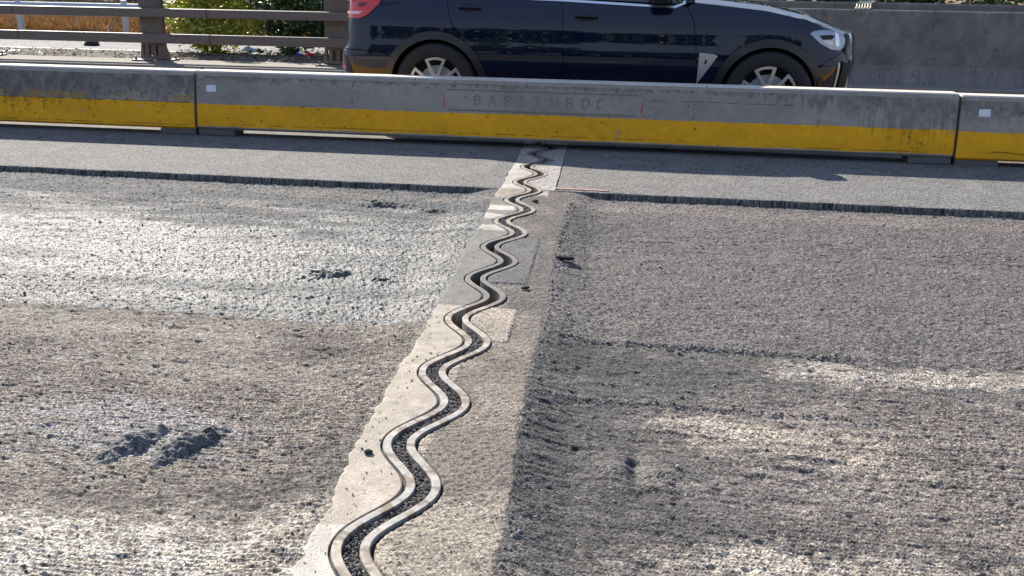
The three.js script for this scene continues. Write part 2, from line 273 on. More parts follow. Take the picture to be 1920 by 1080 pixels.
  mesh('concrete_band', bandGeo((s) => off(s, 0, -RAILW - 0.005), (s) => tL(s) - 0.006, (x, z) => 0.0016 * (fbm(x * 20, z * 20, 2) - 0.5), false), M.band, joint);
  mesh('concrete_band', bandGeo((s) => off(s, GAP, RAILW + 0.0025), (s) => (W(s, 0)[1] > EDGE_Z ? tR(s) + 0.008 : tRfar), (x, z, t) => {
    const fresh = z < 1.53 || (z > 3.84 && z < 4.22 && t < 0.19) || (z > 2.72 && z < 3.5 && t < 0.2);
    return fresh ? 0.0015 * (fbm(x * 20, z * 20, 2) - 0.5) : -0.005 + 0.0035 * (noise(x * 75, z * 75) - 0.5) + 0.004 * (noise(x * 140, z * 140) - 0.5);
  }, true), M.bandRough, joint);
  mesh('groove_filler', gridGeo(2, n, (a, b) => { const s = sAt(b), p = off(s, 0, lerp(-RAILW - 0.007, -RAILW + 0.002, a)); return [p[0], -0.008, p[1]]; }, { flip: true }), M.rubber, joint);
  mesh('groove_filler', gridGeo(2, n, (a, b) => { const s = sAt(b), p = off(s, GAP, lerp(RAILW - 0.002, RAILW + 0.005, a)); return [p[0], -0.01, p[1]]; }, { flip: true }), M.rubber, joint);
  // grit lying in the gap
  const r = rng(5), stone = new THREE.IcosahedronGeometry(1, 0), N = 9000, im = new THREE.InstancedMesh(stone, std({ roughness: 0.85 }), N), m4 = new THREE.Matrix4(), qt = new THREE.Quaternion(), e = new THREE.Euler();
  for (let i = 0; i < N; i++) {
    const s = S0 + 0.3 + r() * 4.4, t = wave(s) + 0.003 + r() * (GAP - 0.006), p = W(s, t), k = 0.0017 + 0.0045 * r() ** 3;
    m4.compose(new THREE.Vector3(p[0], trough(s) + k * 0.4 + 0.006 * r() * noise(s * 20, t * 90), p[1]), qt.setFromEuler(e.set(r() * 6, r() * 6, r() * 6)), new THREE.Vector3(k * (0.7 + r() * 0.6), k * 0.8, k * (0.7 + r() * 0.6)));
    im.setMatrixAt(i, m4); const v = 0.05 + 0.2 * r() ** 1.8; im.setColorAt(i, lin(v, v * 0.88, v * 0.76));
  }
  im.name = 'grit'; im.userData.kind = 'stuff'; joint.add(im);
}
// ------------------------------------------------------------------ loose material on the milled ground
{
  const r = rng(21), N = 7000, im = new THREE.InstancedMesh(new THREE.DodecahedronGeometry(1, 0), std({ roughness: 0.85 }), N), m4 = new THREE.Matrix4(), qt = new THREE.Quaternion(), e = new THREE.Euler();
  for (let i = 0; i < N; i++) {
    let x, z; const kind = r();
    if (kind < 0.1) { z = 4.07 + (r() + r() - 1) * 0.035; x = 0.45 + r() * 1.1; } else if (kind < 0.16) { z = 4.6 + (r() + r() - 1) * 0.03; x = 0.45 + r(); }
    else if (kind < 0.3) { const s = -0.8 + r() * 4.6; const p = W(s, tR(s) + 0.01 + 0.06 * r() * r()); x = p[0]; z = p[1]; }
    else if (kind < 0.34) { const s = -0.4 + r() * 3; const p = W(s, r() < 0.5 ? tL(s) + 0.01 + 0.06 * r() : GAP + AMP + RAILW + 0.04 + 0.12 * r()); x = p[0]; z = p[1]; }
    else if (kind < 0.46) { z = EDGE_Z + 0.03 + 0.07 * r() * r(); x = lerp(-3.8, 3.5, r()); if (x > -0.4 && x < 0.3) x -= 1; }
    else { z = 1.6 + r() * 4.3; x = lerp(XL(z), XR(z), r()); }
    const [s, t] = ST(x, z), onBand = t > tL(s) && t < tR(s);
    if (onBand && (Math.abs(t - wave(s) - GAP / 2) < GAP / 2 + RAILW)) { x -= 0.3; }
    const [s2, t2] = ST(x, z), on2 = t2 > tL(s2) && t2 < tR(s2), k = (0.0013 + 0.0045 * r() ** 4) * (on2 ? 0.6 : 1);
    m4.compose(new THREE.Vector3(x, (on2 ? 0 : milledBase(x, z) + grain(x, z)) + k * 0.5, z), qt.setFromEuler(e.set(r() * 6, r() * 6, r() * 6)), new THREE.Vector3(k * (0.7 + r() * 0.8), k * 0.75, k * (0.7 + r() * 0.8)));
    im.setMatrixAt(i, m4); const v = 0.08 + 0.24 * r() ** 1.6; im.setColorAt(i, lin(v, v * 0.96, v * 0.92));
  }
  im.name = 'loose_chippings'; im.castShadow = im.receiveShadow = true; im.userData = { label: 'loose asphalt chippings scattered over the milled road', category: 'chippings', kind: 'stuff' }; scene.add(im);
}
function heap(label, cx, cz, len, wid, h, turn, seed, dark = 1) {
  const c = Math.cos(turn), s = Math.sin(turn), n = Math.round(len / 0.0055), m = Math.round(wid / 0.0055);
  const g = gridGeo(n, m, (a, b) => {
    const u = (a - 0.5) * len, v = (0.5 - b) * wid, x = cx + u * c + v * s, z = cz - u * s + v * c;
    const d = Math.hypot((a - 0.5) * 2, (b - 0.5) * 2), edge = 0.35 * (fbm(x * 22 + seed, z * 22, 3) - 0.5);
    const k = smooth(1, 0.15, d + edge) * (0.55 + 0.9 * fbm(x * 30, z * 30 + seed, 3));
    return [x, milledBase(x, z) - 0.009 + h * k + (0.009 * (noise(x * 110, z * 110 + seed) - 0.5) + 0.009 * (noise(x * 50, z * 50) - 0.5)) * smooth(0.02, 0.3, k), z];
  }, { uv1: (p) => [(p[0] + 5) / 10, (p[2] - 1.4) / 5], color: (p) => { const v = 0.17 * dark * (0.6 + 0.8 * noise(p[0] * 90, p[2] * 90)); return [v, v * 0.985, v * 0.98]; } });
  const o = tagMesh('asphalt_heap', g, M.milled, label, 'asphalt heap', 'heaps of loose asphalt on the milled road');
  return o;
}
heap('elongated crumbly asphalt heap, the left one of the pair at lower left', -0.72, 5.15, 0.38, 0.15, 0.034, 1.2, 3, 1.2);
heap('dark crumbly asphalt heap, the right one of the pair at lower left', -0.55, 5.13, 0.38, 0.15, 0.04, 1.2, 9, 1);
heap('low curved asphalt heap in the middle of the bright band left of the joint', -0.72, 3.44, 0.36, 0.17, 0.034, 0.5, 14, 0.8);
heap('tiny asphalt clump between the curved heap and the joint', -0.45, 3.45, 0.16, 0.08, 0.024, 0.1, 19, 0.8);
heap('flat rough asphalt heap below the milled edge, left of the joint', -0.86, 1.99, 0.46, 0.24, 0.034, 0.1, 25, 0.8);
heap('small flat asphalt clump nearest the joint below the milled edge', -0.52, 2.08, 0.3, 0.14, 0.026, 0, 31, 0.8);
heap('low ragged asphalt clump on the right side beside the joint band', 0.5, 5.5, 0.14, 0.05, 0.016, 0, 41);
function chunk(label, x, y, z, sx, sy, sz, turn, seed, v) {
  const g = new THREE.IcosahedronGeometry(1, 3), p = g.attributes.position;
  for (let i = 0; i < p.count; i++) { const a = p.getX(i), b = p.getY(i), c = p.getZ(i), k = 0.75 + 0.5 * fbm(a * 1.6 + seed, b * 1.6 + c * 2.1 + seed, 3); p.setXYZ(i, a * k * sx, Math.max(b * k, -0.6) * sy, c * k * sz); }
  g.computeVertexNormals();
  const o = tagMesh('asphalt_chunk', g, std({ color: lin(v, v * 0.95, v * 0.9), roughness: 0.9, map: rep(speckle, 6), bumpMap: rep(grainBump, 4), bumpScale: 0.004 }), label, 'chunk', 'loose chunks by the joint');
  o.position.set(x, y, z); o.rotation.y = turn; return o;
}
chunk('small brown chunk lying on the smooth cream band, lower left', 0.006, 0.005, 5.165, 0.013, 0.008, 0.009, 0.2, 2, 0.16);
chunk('flat black asphalt chunk at the right edge of the joint band', 0.37, 0.0, 3.06, 0.05, 0.012, 0.014, -0.1, 6, 0.05);
chunk('dark crescent chunk on the grey part of the band, right of the gap', 0.245, 0.003, 3.57, 0.02, 0.008, 0.012, 0.4, 8, 0.06);
chunk('small dark chunk on the band near the milled edge', 0.075, 0.003, 1.86, 0.02, 0.01, 0.018, 0, 11, 0.09);
// pink spray line along the cut edge, right of the joint
{
  const pts = []; const g = gridGeo(60, 2, (a, b) => { const x = lerp(0.16, 0.5, a), z = lerp(EDGE_Z - 0.06, EDGE_Z - 0.02, 1 - b) + 0.008 * (noise(x * 20, 3) - 0.5); return [x, 0.0045, z - 0.02]; });
  const o = tagMesh('spray_mark', g, std({ color: lin(0.5, 0.3, 0.26), roughness: 0.8, map: rep(speckle, 1.5) }), 'faint pink spray line along the milled edge right of the joint', 'spray mark');
}

// ------------------------------------------------------------------ concrete barriers
const font = await new FontLoader().loadAsync('fonts/droid/droid_sans_bold.typeface.json');
// outline of a barrier seen from its end: [z, y], front bottom first
const PROF = [[-0.02, 0.052], [0, 0.07], [-0.012, 0.19], [-0.022, 0.265], [-0.05, 0.482], [-0.062, 0.512], [-0.075, 0.523], [-0.225, 0.523], [-0.238, 0.512], [-0.25, 0.482], [-0.262, 0.265], [-0.272, 0.07], [-0.255, 0.052]];
const CUM = [0]; for (let i = 1; i < PROF.length; i++) CUM.push(CUM[i - 1] + Math.hypot(PROF[i][0] - PROF[i - 1][0], PROF[i][1] - PROF[i - 1][1]));
const PLEN = CUM[CUM.length - 1] + 0.235;
const vOf = (y) => { for (let i = 1; i < 6; i++) if (y <= PROF[i][1]) return lerp(CUM[i - 1], CUM[i], (y - PROF[i - 1][1]) / (PROF[i][1] - PROF[i - 1][1])) / PLEN; return CUM[6] / PLEN; };
function barrierTexture(seed, o) {
  const w = 2048, h = 512, d = new Uint8Array(w * h * 4), r = rng(seed);
  const pits = []; for (let i = 0; i < 700; i++) pits.push([r() * w, r() * h, 0.6 + 2.4 * r() ** 3]);
  const streak = new Float32Array(w); for (let x = 0; x < w; x++) streak[x] = 0.5 * fbm(x * 0.02 + seed, seed * 3.1, 3) + 0.5 * fbm(x * 0.16 + seed, seed, 3);
  for (let y = 0, k = 0; y < h; y++) {
    const v = y / h;
    for (let x = 0; x < w; x++, k += 4) {
      const mx = (x / w) * 6, my = v * PLEN, f = fbm(mx * 3 + seed, my * 6, 4), g = noise(mx * 90, my * 90 + seed), hh = noise(mx * 28 + seed, my * 28), lo = fbm(mx * 0.9 + seed, 7, 3);
      let c = [0.335, 0.295, 0.248].map((q) => q * (0.7 + 0.5 * f + 0.14 * (g - 0.5) + 0.12 * (hh - 0.5)));
      const yb = vOf(o.y0) + 0.0035 * (noise(mx * 4, seed) - 0.5) * 2, yt = vOf(o.y1) + 0.005 * (noise(mx * 3, seed + 5) - 0.5) + 0.005 * (noise(mx * 40, my * 30 + seed) - 0.5), wear = fbm(mx * 8, my * 16 + seed, 4);
      const front = v < CUM[5] / PLEN, back = 1 - v - 0.235 / PLEN, inBand = front ? v > yb && v < yt : back > yb && back < yt;
      if (inBand) { const t = (front ? v - yb : 0.2) / (yt - yb); let k2 = wear > 0.8 ? 0.6 : 1; c = [lerp(c[0], 0.86, k2), lerp(c[1], 0.4, k2), lerp(c[2], 0.003, k2)].map((q) => q * (0.72 + 0.36 * f + 0.14 * hh)); }
      if (!front && v < CUM[7] / PLEN) c = c.map((q) => q * 1.75);                // top ledge painted paler, sun glare put into its colour
      if (front) {
        const top = vOf(0.475);                                             // soot and run-off stains with ragged lower ends
        const reach = (o.soot + 0.16 * (streak[x] - 0.45) * 2) * (0.35 + 1.3 * lo) * o.sootX(mx);
        const dv = (top - v) * PLEN; if (dv > -0.01 && dv < reach * (0.6 + 0.8 * g)) { const q = (0.42 + 0.3 * hh + 0.5 * (streak[x] - 0.3)) * (o.upper ? 0.85 : 1.05); c = c.map((a) => a * Math.min(1, q)); }
        if (o.upper && v > yt && v < vOf(o.upper) + 0.006 * (noise(mx * 6, 3) - 0.5)) { const q = clamp(0.25 + 1.3 * (fbm(mx * 16 + 3, my * 22, 4) - 0.35) - 0.9 * smooth(0.46, 0.62, streak[x])); c = [lerp(c[0], 0.36, q), lerp(c[1], 0.21, q), lerp(c[2], 0.03, q)]; }
        if (o.marks) for (const [mxx, a, b, lean] of o.marks) { const q = (v - vOf(a)) / (vOf(b) - vOf(a)); if (q > 0 && q < 1 && Math.abs(mx - mxx - lean * q) < 0.0065 * (1.05 - q)) c = [0.62, 0.05, 0.035]; }
        if (o.lines) for (const [x0, x1, yy] of o.lines) if (mx > x0 && mx < x1 && Math.abs(v - vOf(yy) - 0.003 * (noise(mx * 5, 1) - 0.5)) < 0.0022 && noise(mx * 14, 6) > 0.25) c = c.map((a) => a * 0.45);
        if (o.crack) { const cy = vOf(0.115) + 0.012 * (fbm(mx * 6, 2, 3) - 0.5) * 3; if (mx > 0.25 && mx < 1.6 && Math.abs(v - cy) < 0.003) c = c.map((a) => a * 0.3); }
      }
      for (let q = 0; q < 3; q++) d[k + q] = 255 * (c[q] <= 0.0031308 ? c[q] * 12.92 : 1.055 * c[q] ** (1 / 2.4) - 0.055);
      d[k + 3] = 255;
    }
  }
  for (const [px, py, pr] of pits) for (let y = Math.floor(py - pr); y <= py + pr; y++) for (let x = Math.floor(px - pr); x <= px + pr; x++) if (x >= 0 && x < w && y >= 0 && y < h && (x - px) ** 2 + (y - py) ** 2 < pr * pr) { const k = (y * w + x) * 4; for (let q = 0; q < 3; q++) d[k + q] *= 0.6; }
  const t = new THREE.DataTexture(d, w, h, THREE.RGBAFormat); t.colorSpace = THREE.SRGBColorSpace; t.magFilter = THREE.LinearFilter; t.minFilter = THREE.LinearMipmapLinearFilter; t.generateMipmaps = true; t.wrapS = t.wrapT = THREE.RepeatWrapping; t.needsUpdate = true; return t;
}
function barrierBody(len, panel) {
  const geos = [], L = len / 2, ch = 0.008;
  const xs = [-L, -L + ch]; for (let i = 1; i < 40; i++) xs.push(lerp(-L + ch, L - ch, i / 40)); xs.push(L - ch, L);
  const ring = PROF.map((p) => p), n = ring.length;
  const g = gridGeo(n, xs.length - 1, (a, b, i, j) => { const p = ring[i % n], x = xs[j], k = j === 0 || j === xs.length - 1 ? 0.007 : 0; const cz = -0.136, cy = 0.29; return [x, p[1] + Math.sign(cy - p[1]) * k, p[0] + Math.sign(cz - p[0]) * k]; },
    { uv: (p, a, b) => { const i = Math.round(a * n); return [(xs[Math.round(b * (xs.length - 1))] + L) / len, (i < n ? CUM[i] : PLEN) / PLEN]; }, flip: true });
  const nn = g.toNonIndexed(); nn.computeVertexNormals(); geos.push(nn);
  for (const e of [-1, 1]) {
    const sh = new THREE.Shape(ring.map(([z, y]) => new THREE.Vector2(-z, y + Math.sign(0.29 - y) * 0.007))), c = new THREE.ShapeGeometry(sh).toNonIndexed();
    const P = c.attributes.position, U = c.attributes.uv; for (let i = 0; i < P.count; i++) { const z = -P.getX(i), y = P.getY(i); P.setXYZ(i, e * L, y, z); U.setXY(i, 0.01, 0.97); }
    c.computeVertexNormals(); geos.push(c);
  }
  return mergeGeometries(geos);
}
const bodyGeo = barrierBody(5.985);
function barrier(label, x, dy, seed, o, withPanel) {
  const b = thing('concrete_barrier', label, 'barrier', [x, dy, o.dz || 0], 'low yellow-banded barriers in a row');
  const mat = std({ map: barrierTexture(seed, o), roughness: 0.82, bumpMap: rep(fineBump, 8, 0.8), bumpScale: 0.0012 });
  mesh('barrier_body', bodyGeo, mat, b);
  const foot = box(0.31, 0.049, 0.2, 0, 0.0265, -0.11, 0.006);
  const fm = std({ color: lin(0.2, 0.2, 0.19), map: rep(mottle, 2), roughness: 0.85 });
  for (const q of [-1, 1]) { const f = mesh('foot', foot, fm, b); f.position.set(q * (2.99 - 0.158), 0, 0); }
  for (const [fx, fy] of o.reflectors || []) { const rf = mesh('reflector_plate', box(0.082, 0.055, 0.006, 0, 0, 0, 0.002), M.white, b); rf.position.set(fx, fy, -0.033 - (fy - 0.35) * 0.13); rf.rotation.x = -0.128; rf.rotation.z = 0.02; }
  if (withPanel) {
    const panelX = -0.12, w = 1.5, y0 = 0.29, y1 = 0.435, zf = (y) => -0.022 - ((y - 0.265) / 0.217) * 0.028;
    // a shallow recess is framed by a proud border, with raised letters inside
    const frame = (bw, bh, bx, by, name) => { const f = mesh(name, box(bw, bh, 0.008, 0, 0, 0, 0.003), M.concreteShade, b); f.position.set(bx, by, zf(by) + 0.001); f.rotation.x = -0.128; };
    frame(w, 0.012, panelX, y0 - 0.006, 'panel_ledge'); frame(w, 0.007, panelX, y1 + 0.004, 'panel_lip');
    const word = 'BABETUBOC'; let cx = panelX - 0.55;
    for (const ch of word) {
      const g = new TextGeometry(ch, { font, size: 0.082, depth: 0.0014, curveSegments: 6, bevelEnabled: false }); g.computeBoundingBox();
      const l = mesh('raised_letter', g, M.concreteShade, b); l.position.set(cx, 0.322, zf(0.322) - 0.001); l.rotation.x = -0.128; cx += 0.122;
    }
  }
  return b;
}
M.concreteShade = std({ color: lin(0.39, 0.343, 0.29), map: rep(mottle, 2), roughness: 0.85 });
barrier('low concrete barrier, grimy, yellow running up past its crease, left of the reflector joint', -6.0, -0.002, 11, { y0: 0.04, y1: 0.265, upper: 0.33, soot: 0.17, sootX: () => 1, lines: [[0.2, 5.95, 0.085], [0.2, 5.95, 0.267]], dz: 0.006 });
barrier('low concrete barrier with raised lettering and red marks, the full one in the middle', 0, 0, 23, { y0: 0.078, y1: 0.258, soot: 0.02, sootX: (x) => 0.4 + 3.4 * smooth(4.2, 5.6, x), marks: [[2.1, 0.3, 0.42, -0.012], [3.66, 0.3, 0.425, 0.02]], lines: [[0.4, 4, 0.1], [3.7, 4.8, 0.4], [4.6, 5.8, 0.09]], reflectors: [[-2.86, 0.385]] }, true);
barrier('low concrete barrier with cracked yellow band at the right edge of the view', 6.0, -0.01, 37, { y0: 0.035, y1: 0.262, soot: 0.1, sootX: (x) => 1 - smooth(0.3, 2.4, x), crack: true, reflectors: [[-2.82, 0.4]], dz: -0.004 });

// ------------------------------------------------------------------ the car
const paint = new THREE.MeshPhysicalMaterial({ color: lin(0.0015, 0.0062, 0.024), roughness: 0.5, metalness: 0.0, specularIntensity: 0.1, clearcoat: 1, clearcoatRoughness: 0.0 });
const satin = new THREE.MeshPhysicalMaterial({ color: lin(0.018, 0.018, 0.02), roughness: 0.38, clearcoat: 0.3, clearcoatRoughness: 0.2 });
const chrome = std({ color: lin(0.72, 0.72, 0.71), roughness: 0.22, metalness: 0.9 });
const glassDark = new THREE.MeshPhysicalMaterial({ color: lin(0.012, 0.015, 0.016), roughness: 0.04, clearcoat: 1, clearcoatRoughness: 0.01 });
{
  const car = thing('passenger_car', 'dark blue sport utility car behind the yellow-banded barrier', 'car', [-1.1641, 0, -1.81]);
  // plan line of the body side from tail to nose (x forward from the rear axle, z half width); u runs along it and equals x on the straight part
  const plan = new THREE.CatmullRomCurve3([[-0.965, 0], [-0.958, 0.3], [-0.935, 0.55], [-0.895, 0.74], [-0.81, 0.855], [-0.65, 0.915], [-0.4, 0.932], [0, 0.94], [0.5, 0.936], [1.4, 0.932], [2.3, 0.936], [2.864, 0.94], [3.08, 0.925], [3.27, 0.885], [3.41, 0.81], [3.52, 0.68], [3.59, 0.5], [3.635, 0.28], [3.65, 0]].map(([x, z]) => new THREE.Vector3(x, 0, z)), false, 'catmullrom', 0.5);
  const PN = 600, PP = plan.getSpacedPoints(PN), LEN = plan.getLength(); let i0 = 0; for (let i = 0; i < PN; i++) if (PP[i].x < 1.4 && PP[i + 1].x >= 1.4) i0 = i;
  const uShift = (i0 / PN) * LEN - 1.4;
  const planAt = (u) => { const q = clamp(((u + uShift) / LEN) * PN, 0, PN - 1e-6), i = Math.floor(q), f = q - i, a = PP[i], b = PP[i + 1], l = Math.hypot(b.x - a.x, b.z - a.z); return [lerp(a.x, b.x, f), lerp(a.z, b.z, f), -(b.z - a.z) / l, (b.x - a.x) / l]; };
  const U0 = -uShift, U1 = LEN - uShift;
  const so = [[0.15, -0.1], [0.25, -0.055], [0.33, -0.03], [0.4, -0.02], [0.47, -0.012], [0.55, -0.001], [0.62, 0.001], [0.7, -0.001], [0.76, -0.008], [0.83, -0.013], [0.9, -0.018], [0.955, -0.03], [1.02, -0.052], [1.1, -0.082], [1.16, -0.108], [1.3, -0.175], [1.5, -0.28], [1.7, -0.42]];
  const fo = [[0.15, -0.2], [0.3, -0.06], [0.42, -0.01], [0.55, 0.012], [0.63, 0.018], [0.7, 0.0], [0.84, -0.008], [0.89, -0.03], [0.95, -0.1], [1.1, -0.3]];
  const ro = [[0.15, -0.12], [0.3, -0.03], [0.45, 0.0], [0.6, 0.005], [0.65, -0.005], [0.69, -0.04], [0.85, -0.052], [0.93, -0.068], [1.1, -0.085], [1.3, -0.2], [1.7, -0.5]];
  const cub = (tab, y) => (table(tab, y - 0.02) + 2 * table(tab, y) + table(tab, y + 0.02)) / 4;
  const at = (u, y, off = 0) => { const [x, z, nx, nz] = planAt(u), wf = Math.max(0, nx) ** 1.3, wr = Math.max(0, -nx) ** 1.3, o = off + cub(so, y) * (1 - wf - wr) + cub(fo, y) * wf + cub(ro, y) * wr; return new THREE.Vector3(x + nx * o, y, Math.max(0, z + nz * o)); };
  const normalAt = (u, y) => { const e = 0.004, a = at(u + e, y).sub(at(u - e, y)), b = at(u, y + e).sub(at(u, y - e)); return a.cross(b).normalize(); };
  const clipHalf = (poly, ax, v, keepLess) => { const out = []; for (let i = 0; i < poly.length; i++) { const a = poly[i], b = poly[(i + 1) % poly.length], ia = keepLess ? a[ax] <= v : a[ax] >= v, ib = keepLess ? b[ax] <= v : b[ax] >= v; if (ia) out.push(a); if (ia !== ib) { const t = (v - a[ax]) / (b[ax] - a[ax]); out.push([lerp(a[0], b[0], t), lerp(a[1], b[1], t)]); } } return out; };
  // a panel of the body side: polygon in (u, y) laid on the curved side, with a turned-in rim; mirrored on the far side
  function panelGeo(poly, off = 0, rim = 0.02, cell = 0.035, mirror = true) {
    const P = [], Nn = [], us = poly.map((p) => p[0]), ys = poly.map((p) => p[1]), x0 = Math.min(...us), x1 = Math.max(...us), y0 = Math.min(...ys), y1 = Math.max(...ys);
    const push = (u, y, o) => { const p = at(u, y, off + o), n = normalAt(u, y); P.push(p.x, p.y, p.z); Nn.push(n.x, n.y, n.z); };
    for (let cx = x0; cx < x1; cx += cell) {
      const col = clipHalf(clipHalf(poly, 0, cx, false), 0, cx + cell, true); if (col.length < 3) continue;
      for (let cy = y0; cy < y1; cy += cell) {
        const c = clipHalf(clipHalf(col, 1, cy, false), 1, cy + cell, true); if (c.length < 3) continue;
        const v = c.map((p) => new THREE.Vector2(p[0], p[1])); if (THREE.ShapeUtils.isClockWise(v)) { v.reverse(); }
        for (const f of THREE.ShapeUtils.triangulateShape(v, [])) for (const k of f) push(v[k].x, v[k].y, 0);
      }
    }
    const flat = P.length / 3;
    const ccw = !THREE.ShapeUtils.isClockWise(poly.map((p) => new THREE.Vector2(p[0], p[1])));
    for (let i = 0; i < poly.length; i++) {
      let a = poly[i], b = poly[(i + 1) % poly.length]; if (!ccw) [a, b] = [b, a];
      const n = Math.max(1, Math.ceil(Math.hypot(b[0] - a[0], b[1] - a[1]) / 0.04));
      for (let k = 0; k < n; k++) {
        const p = [lerp(a[0], b[0], k / n), lerp(a[1], b[1], k / n)], q = [lerp(a[0], b[0], (k + 1) / n), lerp(a[1], b[1], (k + 1) / n)];
        const A = at(p[0], p[1], off), B = at(q[0], q[1], off), C = at(p[0], p[1], off - rim), D = at(q[0], q[1], off - rim), nr = B.clone().sub(A).cross(A.clone().sub(C)).normalize();
        for (const w of [A, C, B, B, C, D]) { P.push(w.x, w.y, w.z); Nn.push(nr.x, nr.y, nr.z); }
      }
    }
    if (mirror) { const L = P.length; for (let i = 0; i < L; i += 9) for (const k of [0, 6, 3]) { P.push(P[i + k], P[i + k + 1], -P[i + k + 2]); Nn.push(Nn[i + k], Nn[i + k + 1], -Nn[i + k + 2]); } }
    const g = new THREE.BufferGeometry(); g.setAttribute('position', new THREE.Float32BufferAttribute(P, 3)); g.setAttribute('normal', new THREE.Float32BufferAttribute(Nn, 3));
    g.setAttribute('uv', new THREE.Float32BufferAttribute(new Float32Array((P.length / 3) * 2), 2)); return g;
  }
  const WHOLE = ['front_bumper', 'rear_bumper', 'tailgate', 'grille'];
  const panel = (name, poly, mat, off, rim, parent = car) => {
    const whole = WHOLE.includes(name), g = panelGeo(poly, off, rim, 0.035, whole), m = mesh(name, g, mat, parent);
    if (!whole) { const f = g.clone(), p = f.attributes.position, n = f.attributes.normal; for (let i = 0; i < p.count; i++) { p.setZ(i, -p.getZ(i)); n.setZ(i, -n.getZ(i)); } for (const a of [p, n]) for (let i = 0; i < a.count; i += 3) { const x = a.getX(i + 1), y = a.getY(i + 1), z = a.getZ(i + 1); a.setXYZ(i + 1, a.getX(i + 2), a.getY(i + 2), a.getZ(i + 2)); a.setXYZ(i + 2, x, y, z); } mesh(name, f, mat, parent); }
    return m;
  };
  const arc = (cx, cy, r, a0, a1, n) => Array.from({ length: n + 1 }, (_, i) => { const a = ((a0 + ((a1 - a0) * i) / n) * Math.PI) / 180; return [cx + r * Math.cos(a), cy + r * Math.sin(a)]; });
  const FX = 2.864, RY = 0.37, RI = 0.4, RO = 0.468;
  // panels (u, y)
  panel('rear_quarter', [[-0.72, 1.17], [0.1, 1.14], [0.1, 1.1], [0.113, 1.011], [0.15, 0.905], [0.215, 0.788], ...arc(0, RY, RO + 0.004, 60, 148, 16), [-0.47, 0.66], [-0.8, 0.665], [-1.0, 0.665], [-1.0, 1.17]], paint);
  const rd = panel('rear_door', [[0.106, 1.14], [0.106, 1.1], [0.119, 1.012], [0.156, 0.906], [0.222, 0.787], ...arc(0, RY, RO + 0.004, 57, 8, 8), [0.48, 0.36], [1.137, 0.36], [1.137, 0.5], [1.108, 0.995], [1.088, 1.12]], paint);
  const fd = panel('front_door', [[1.094, 1.118], [1.114, 0.995], [1.143, 0.5], [1.143, 0.36], [2.262, 0.36], [2.265, 0.577], [2.21, 0.966], [2.15, 1.08], [2.04, 1.082], [1.867, 1.088]], paint);
  panel('front_fender', [[2.157, 1.08], [2.217, 0.966], [2.271, 0.577], [2.268, 0.36], [2.39, 0.36], ...arc(FX, RY, RO + 0.004, 172, 32, 20), [3.32, 0.66], [3.46, 0.72], [3.56, 0.76], [3.56, 0.87], [3.44, 0.885], [3.36, 0.915], [3.147, 0.99], [2.8, 1.058], [2.37, 1.1], [2.22, 1.112]], paint);
  panel('front_bumper', [...arc(FX, RY, RO + 0.004, -14, 30, 8), [3.318, 0.654], [3.46, 0.714], [3.566, 0.755], [3.566, 0.865], [U1, 0.87], [U1, 0.22], [3.4, 0.22]], paint);
  panel('rear_bumper', [...arc(0, RY, RO + 0.004, 194, 150, 8), [-0.47, 0.653], [-0.8, 0.658], [U0, 0.658], [U0, 0.26], [-0.6, 0.26]], paint);
  panel('tailgate', [[-1.006, 0.665], [U0, 0.665], [U0, 1.16], [-1.006, 1.17]], paint);
  panel('sill', [[0.46, 0.352], [2.4, 0.352], [2.4, 0.22], [0.46, 0.22]], satin, 0.004);
  panel('inner_shell', [[-0.9, 1.1], [2.3, 1.07], [3.3, 0.86], [3.3, 0.75], ...arc(FX, RY, RI + 0.01, 20, 190, 16), [2.4, 0.25], [0.46, 0.25], ...arc(0, RY, RI + 0.01, -10, 160, 16), [-0.9, 0.55]], M.black, -0.018, 0.001);
  for (const [wx, a0, a1] of [[0, -12, 192], [FX, -12, 192]]) panel('wheel_arch_trim', [...arc(wx, RY, RO, a0, a1, 30), ...arc(wx, RY, RI, a1, a0, 30)], satin, 0.012, 0.05);
  panel('fuel_flap', [[-0.245, 1.09], [-0.248, 1.0], [-0.235, 0.978], [-0.21, 0.972], [-0.03, 0.97], [-0.008, 0.985], [0.0, 1.01], [0.0, 1.09]], paint, 0.004, 0.01);
  panel('fender_vent', [[2.276, 0.712], [2.4, 0.704], [2.43, 0.69], [2.36, 0.585], [2.268, 0.45]], std({ color: lin(0.5, 0.48, 0.43), roughness: 0.4, metalness: 0.5 }), 0.009, 0.02);
  panel('badge_mark', [[2.325, 0.655], [2.345, 0.655], [2.338, 0.622], [2.322, 0.625]], M.black, 0.0115, 0.002);
  panel('window_trim', [[0.1, 1.144], [0.1, 1.126], [1.09, 1.104], [1.867, 1.071], [2.05, 1.066], [2.14, 1.104], [2.135, 1.128], [2.115, 1.128], [2.115, 1.112], [2.045, 1.086], [1.867, 1.09], [1.09, 1.123]], chrome, 0.008, 0.02);
  panel('side_window', [[0.12, 1.15], [1.075, 1.13], [1.075, 1.5], [0.3, 1.5]], glassDark, -0.002, 0.02);
  panel('side_window', [[1.11, 1.13], [2.08, 1.1], [1.55, 1.46], [1.11, 1.5]], glassDark, -0.002, 0.02);
  panel('door_pillar', [[1.075, 1.13], [1.11, 1.128], [1.11, 1.5], [1.075, 1.5]], M.black, 0, 0.02);
  panel('rear_pillar', [[-0.72, 1.17], [0.1, 1.15], [0.29, 1.5], [-0.3, 1.5]], paint, 0, 0.02);
  panel('roof_side', [[-0.3, 1.5], [1.56, 1.5], [2.12, 1.11], [2.22, 1.112], [1.62, 1.58], [-0.2, 1.6]], paint, 0.002, 0.02);
  // tail lamps and head lamps
  const red = new THREE.MeshPhysicalMaterial({ color: lin(0.6, 0.008, 0.014), roughness: 0.2, clearcoat: 1, clearcoatRoughness: 0.02 });
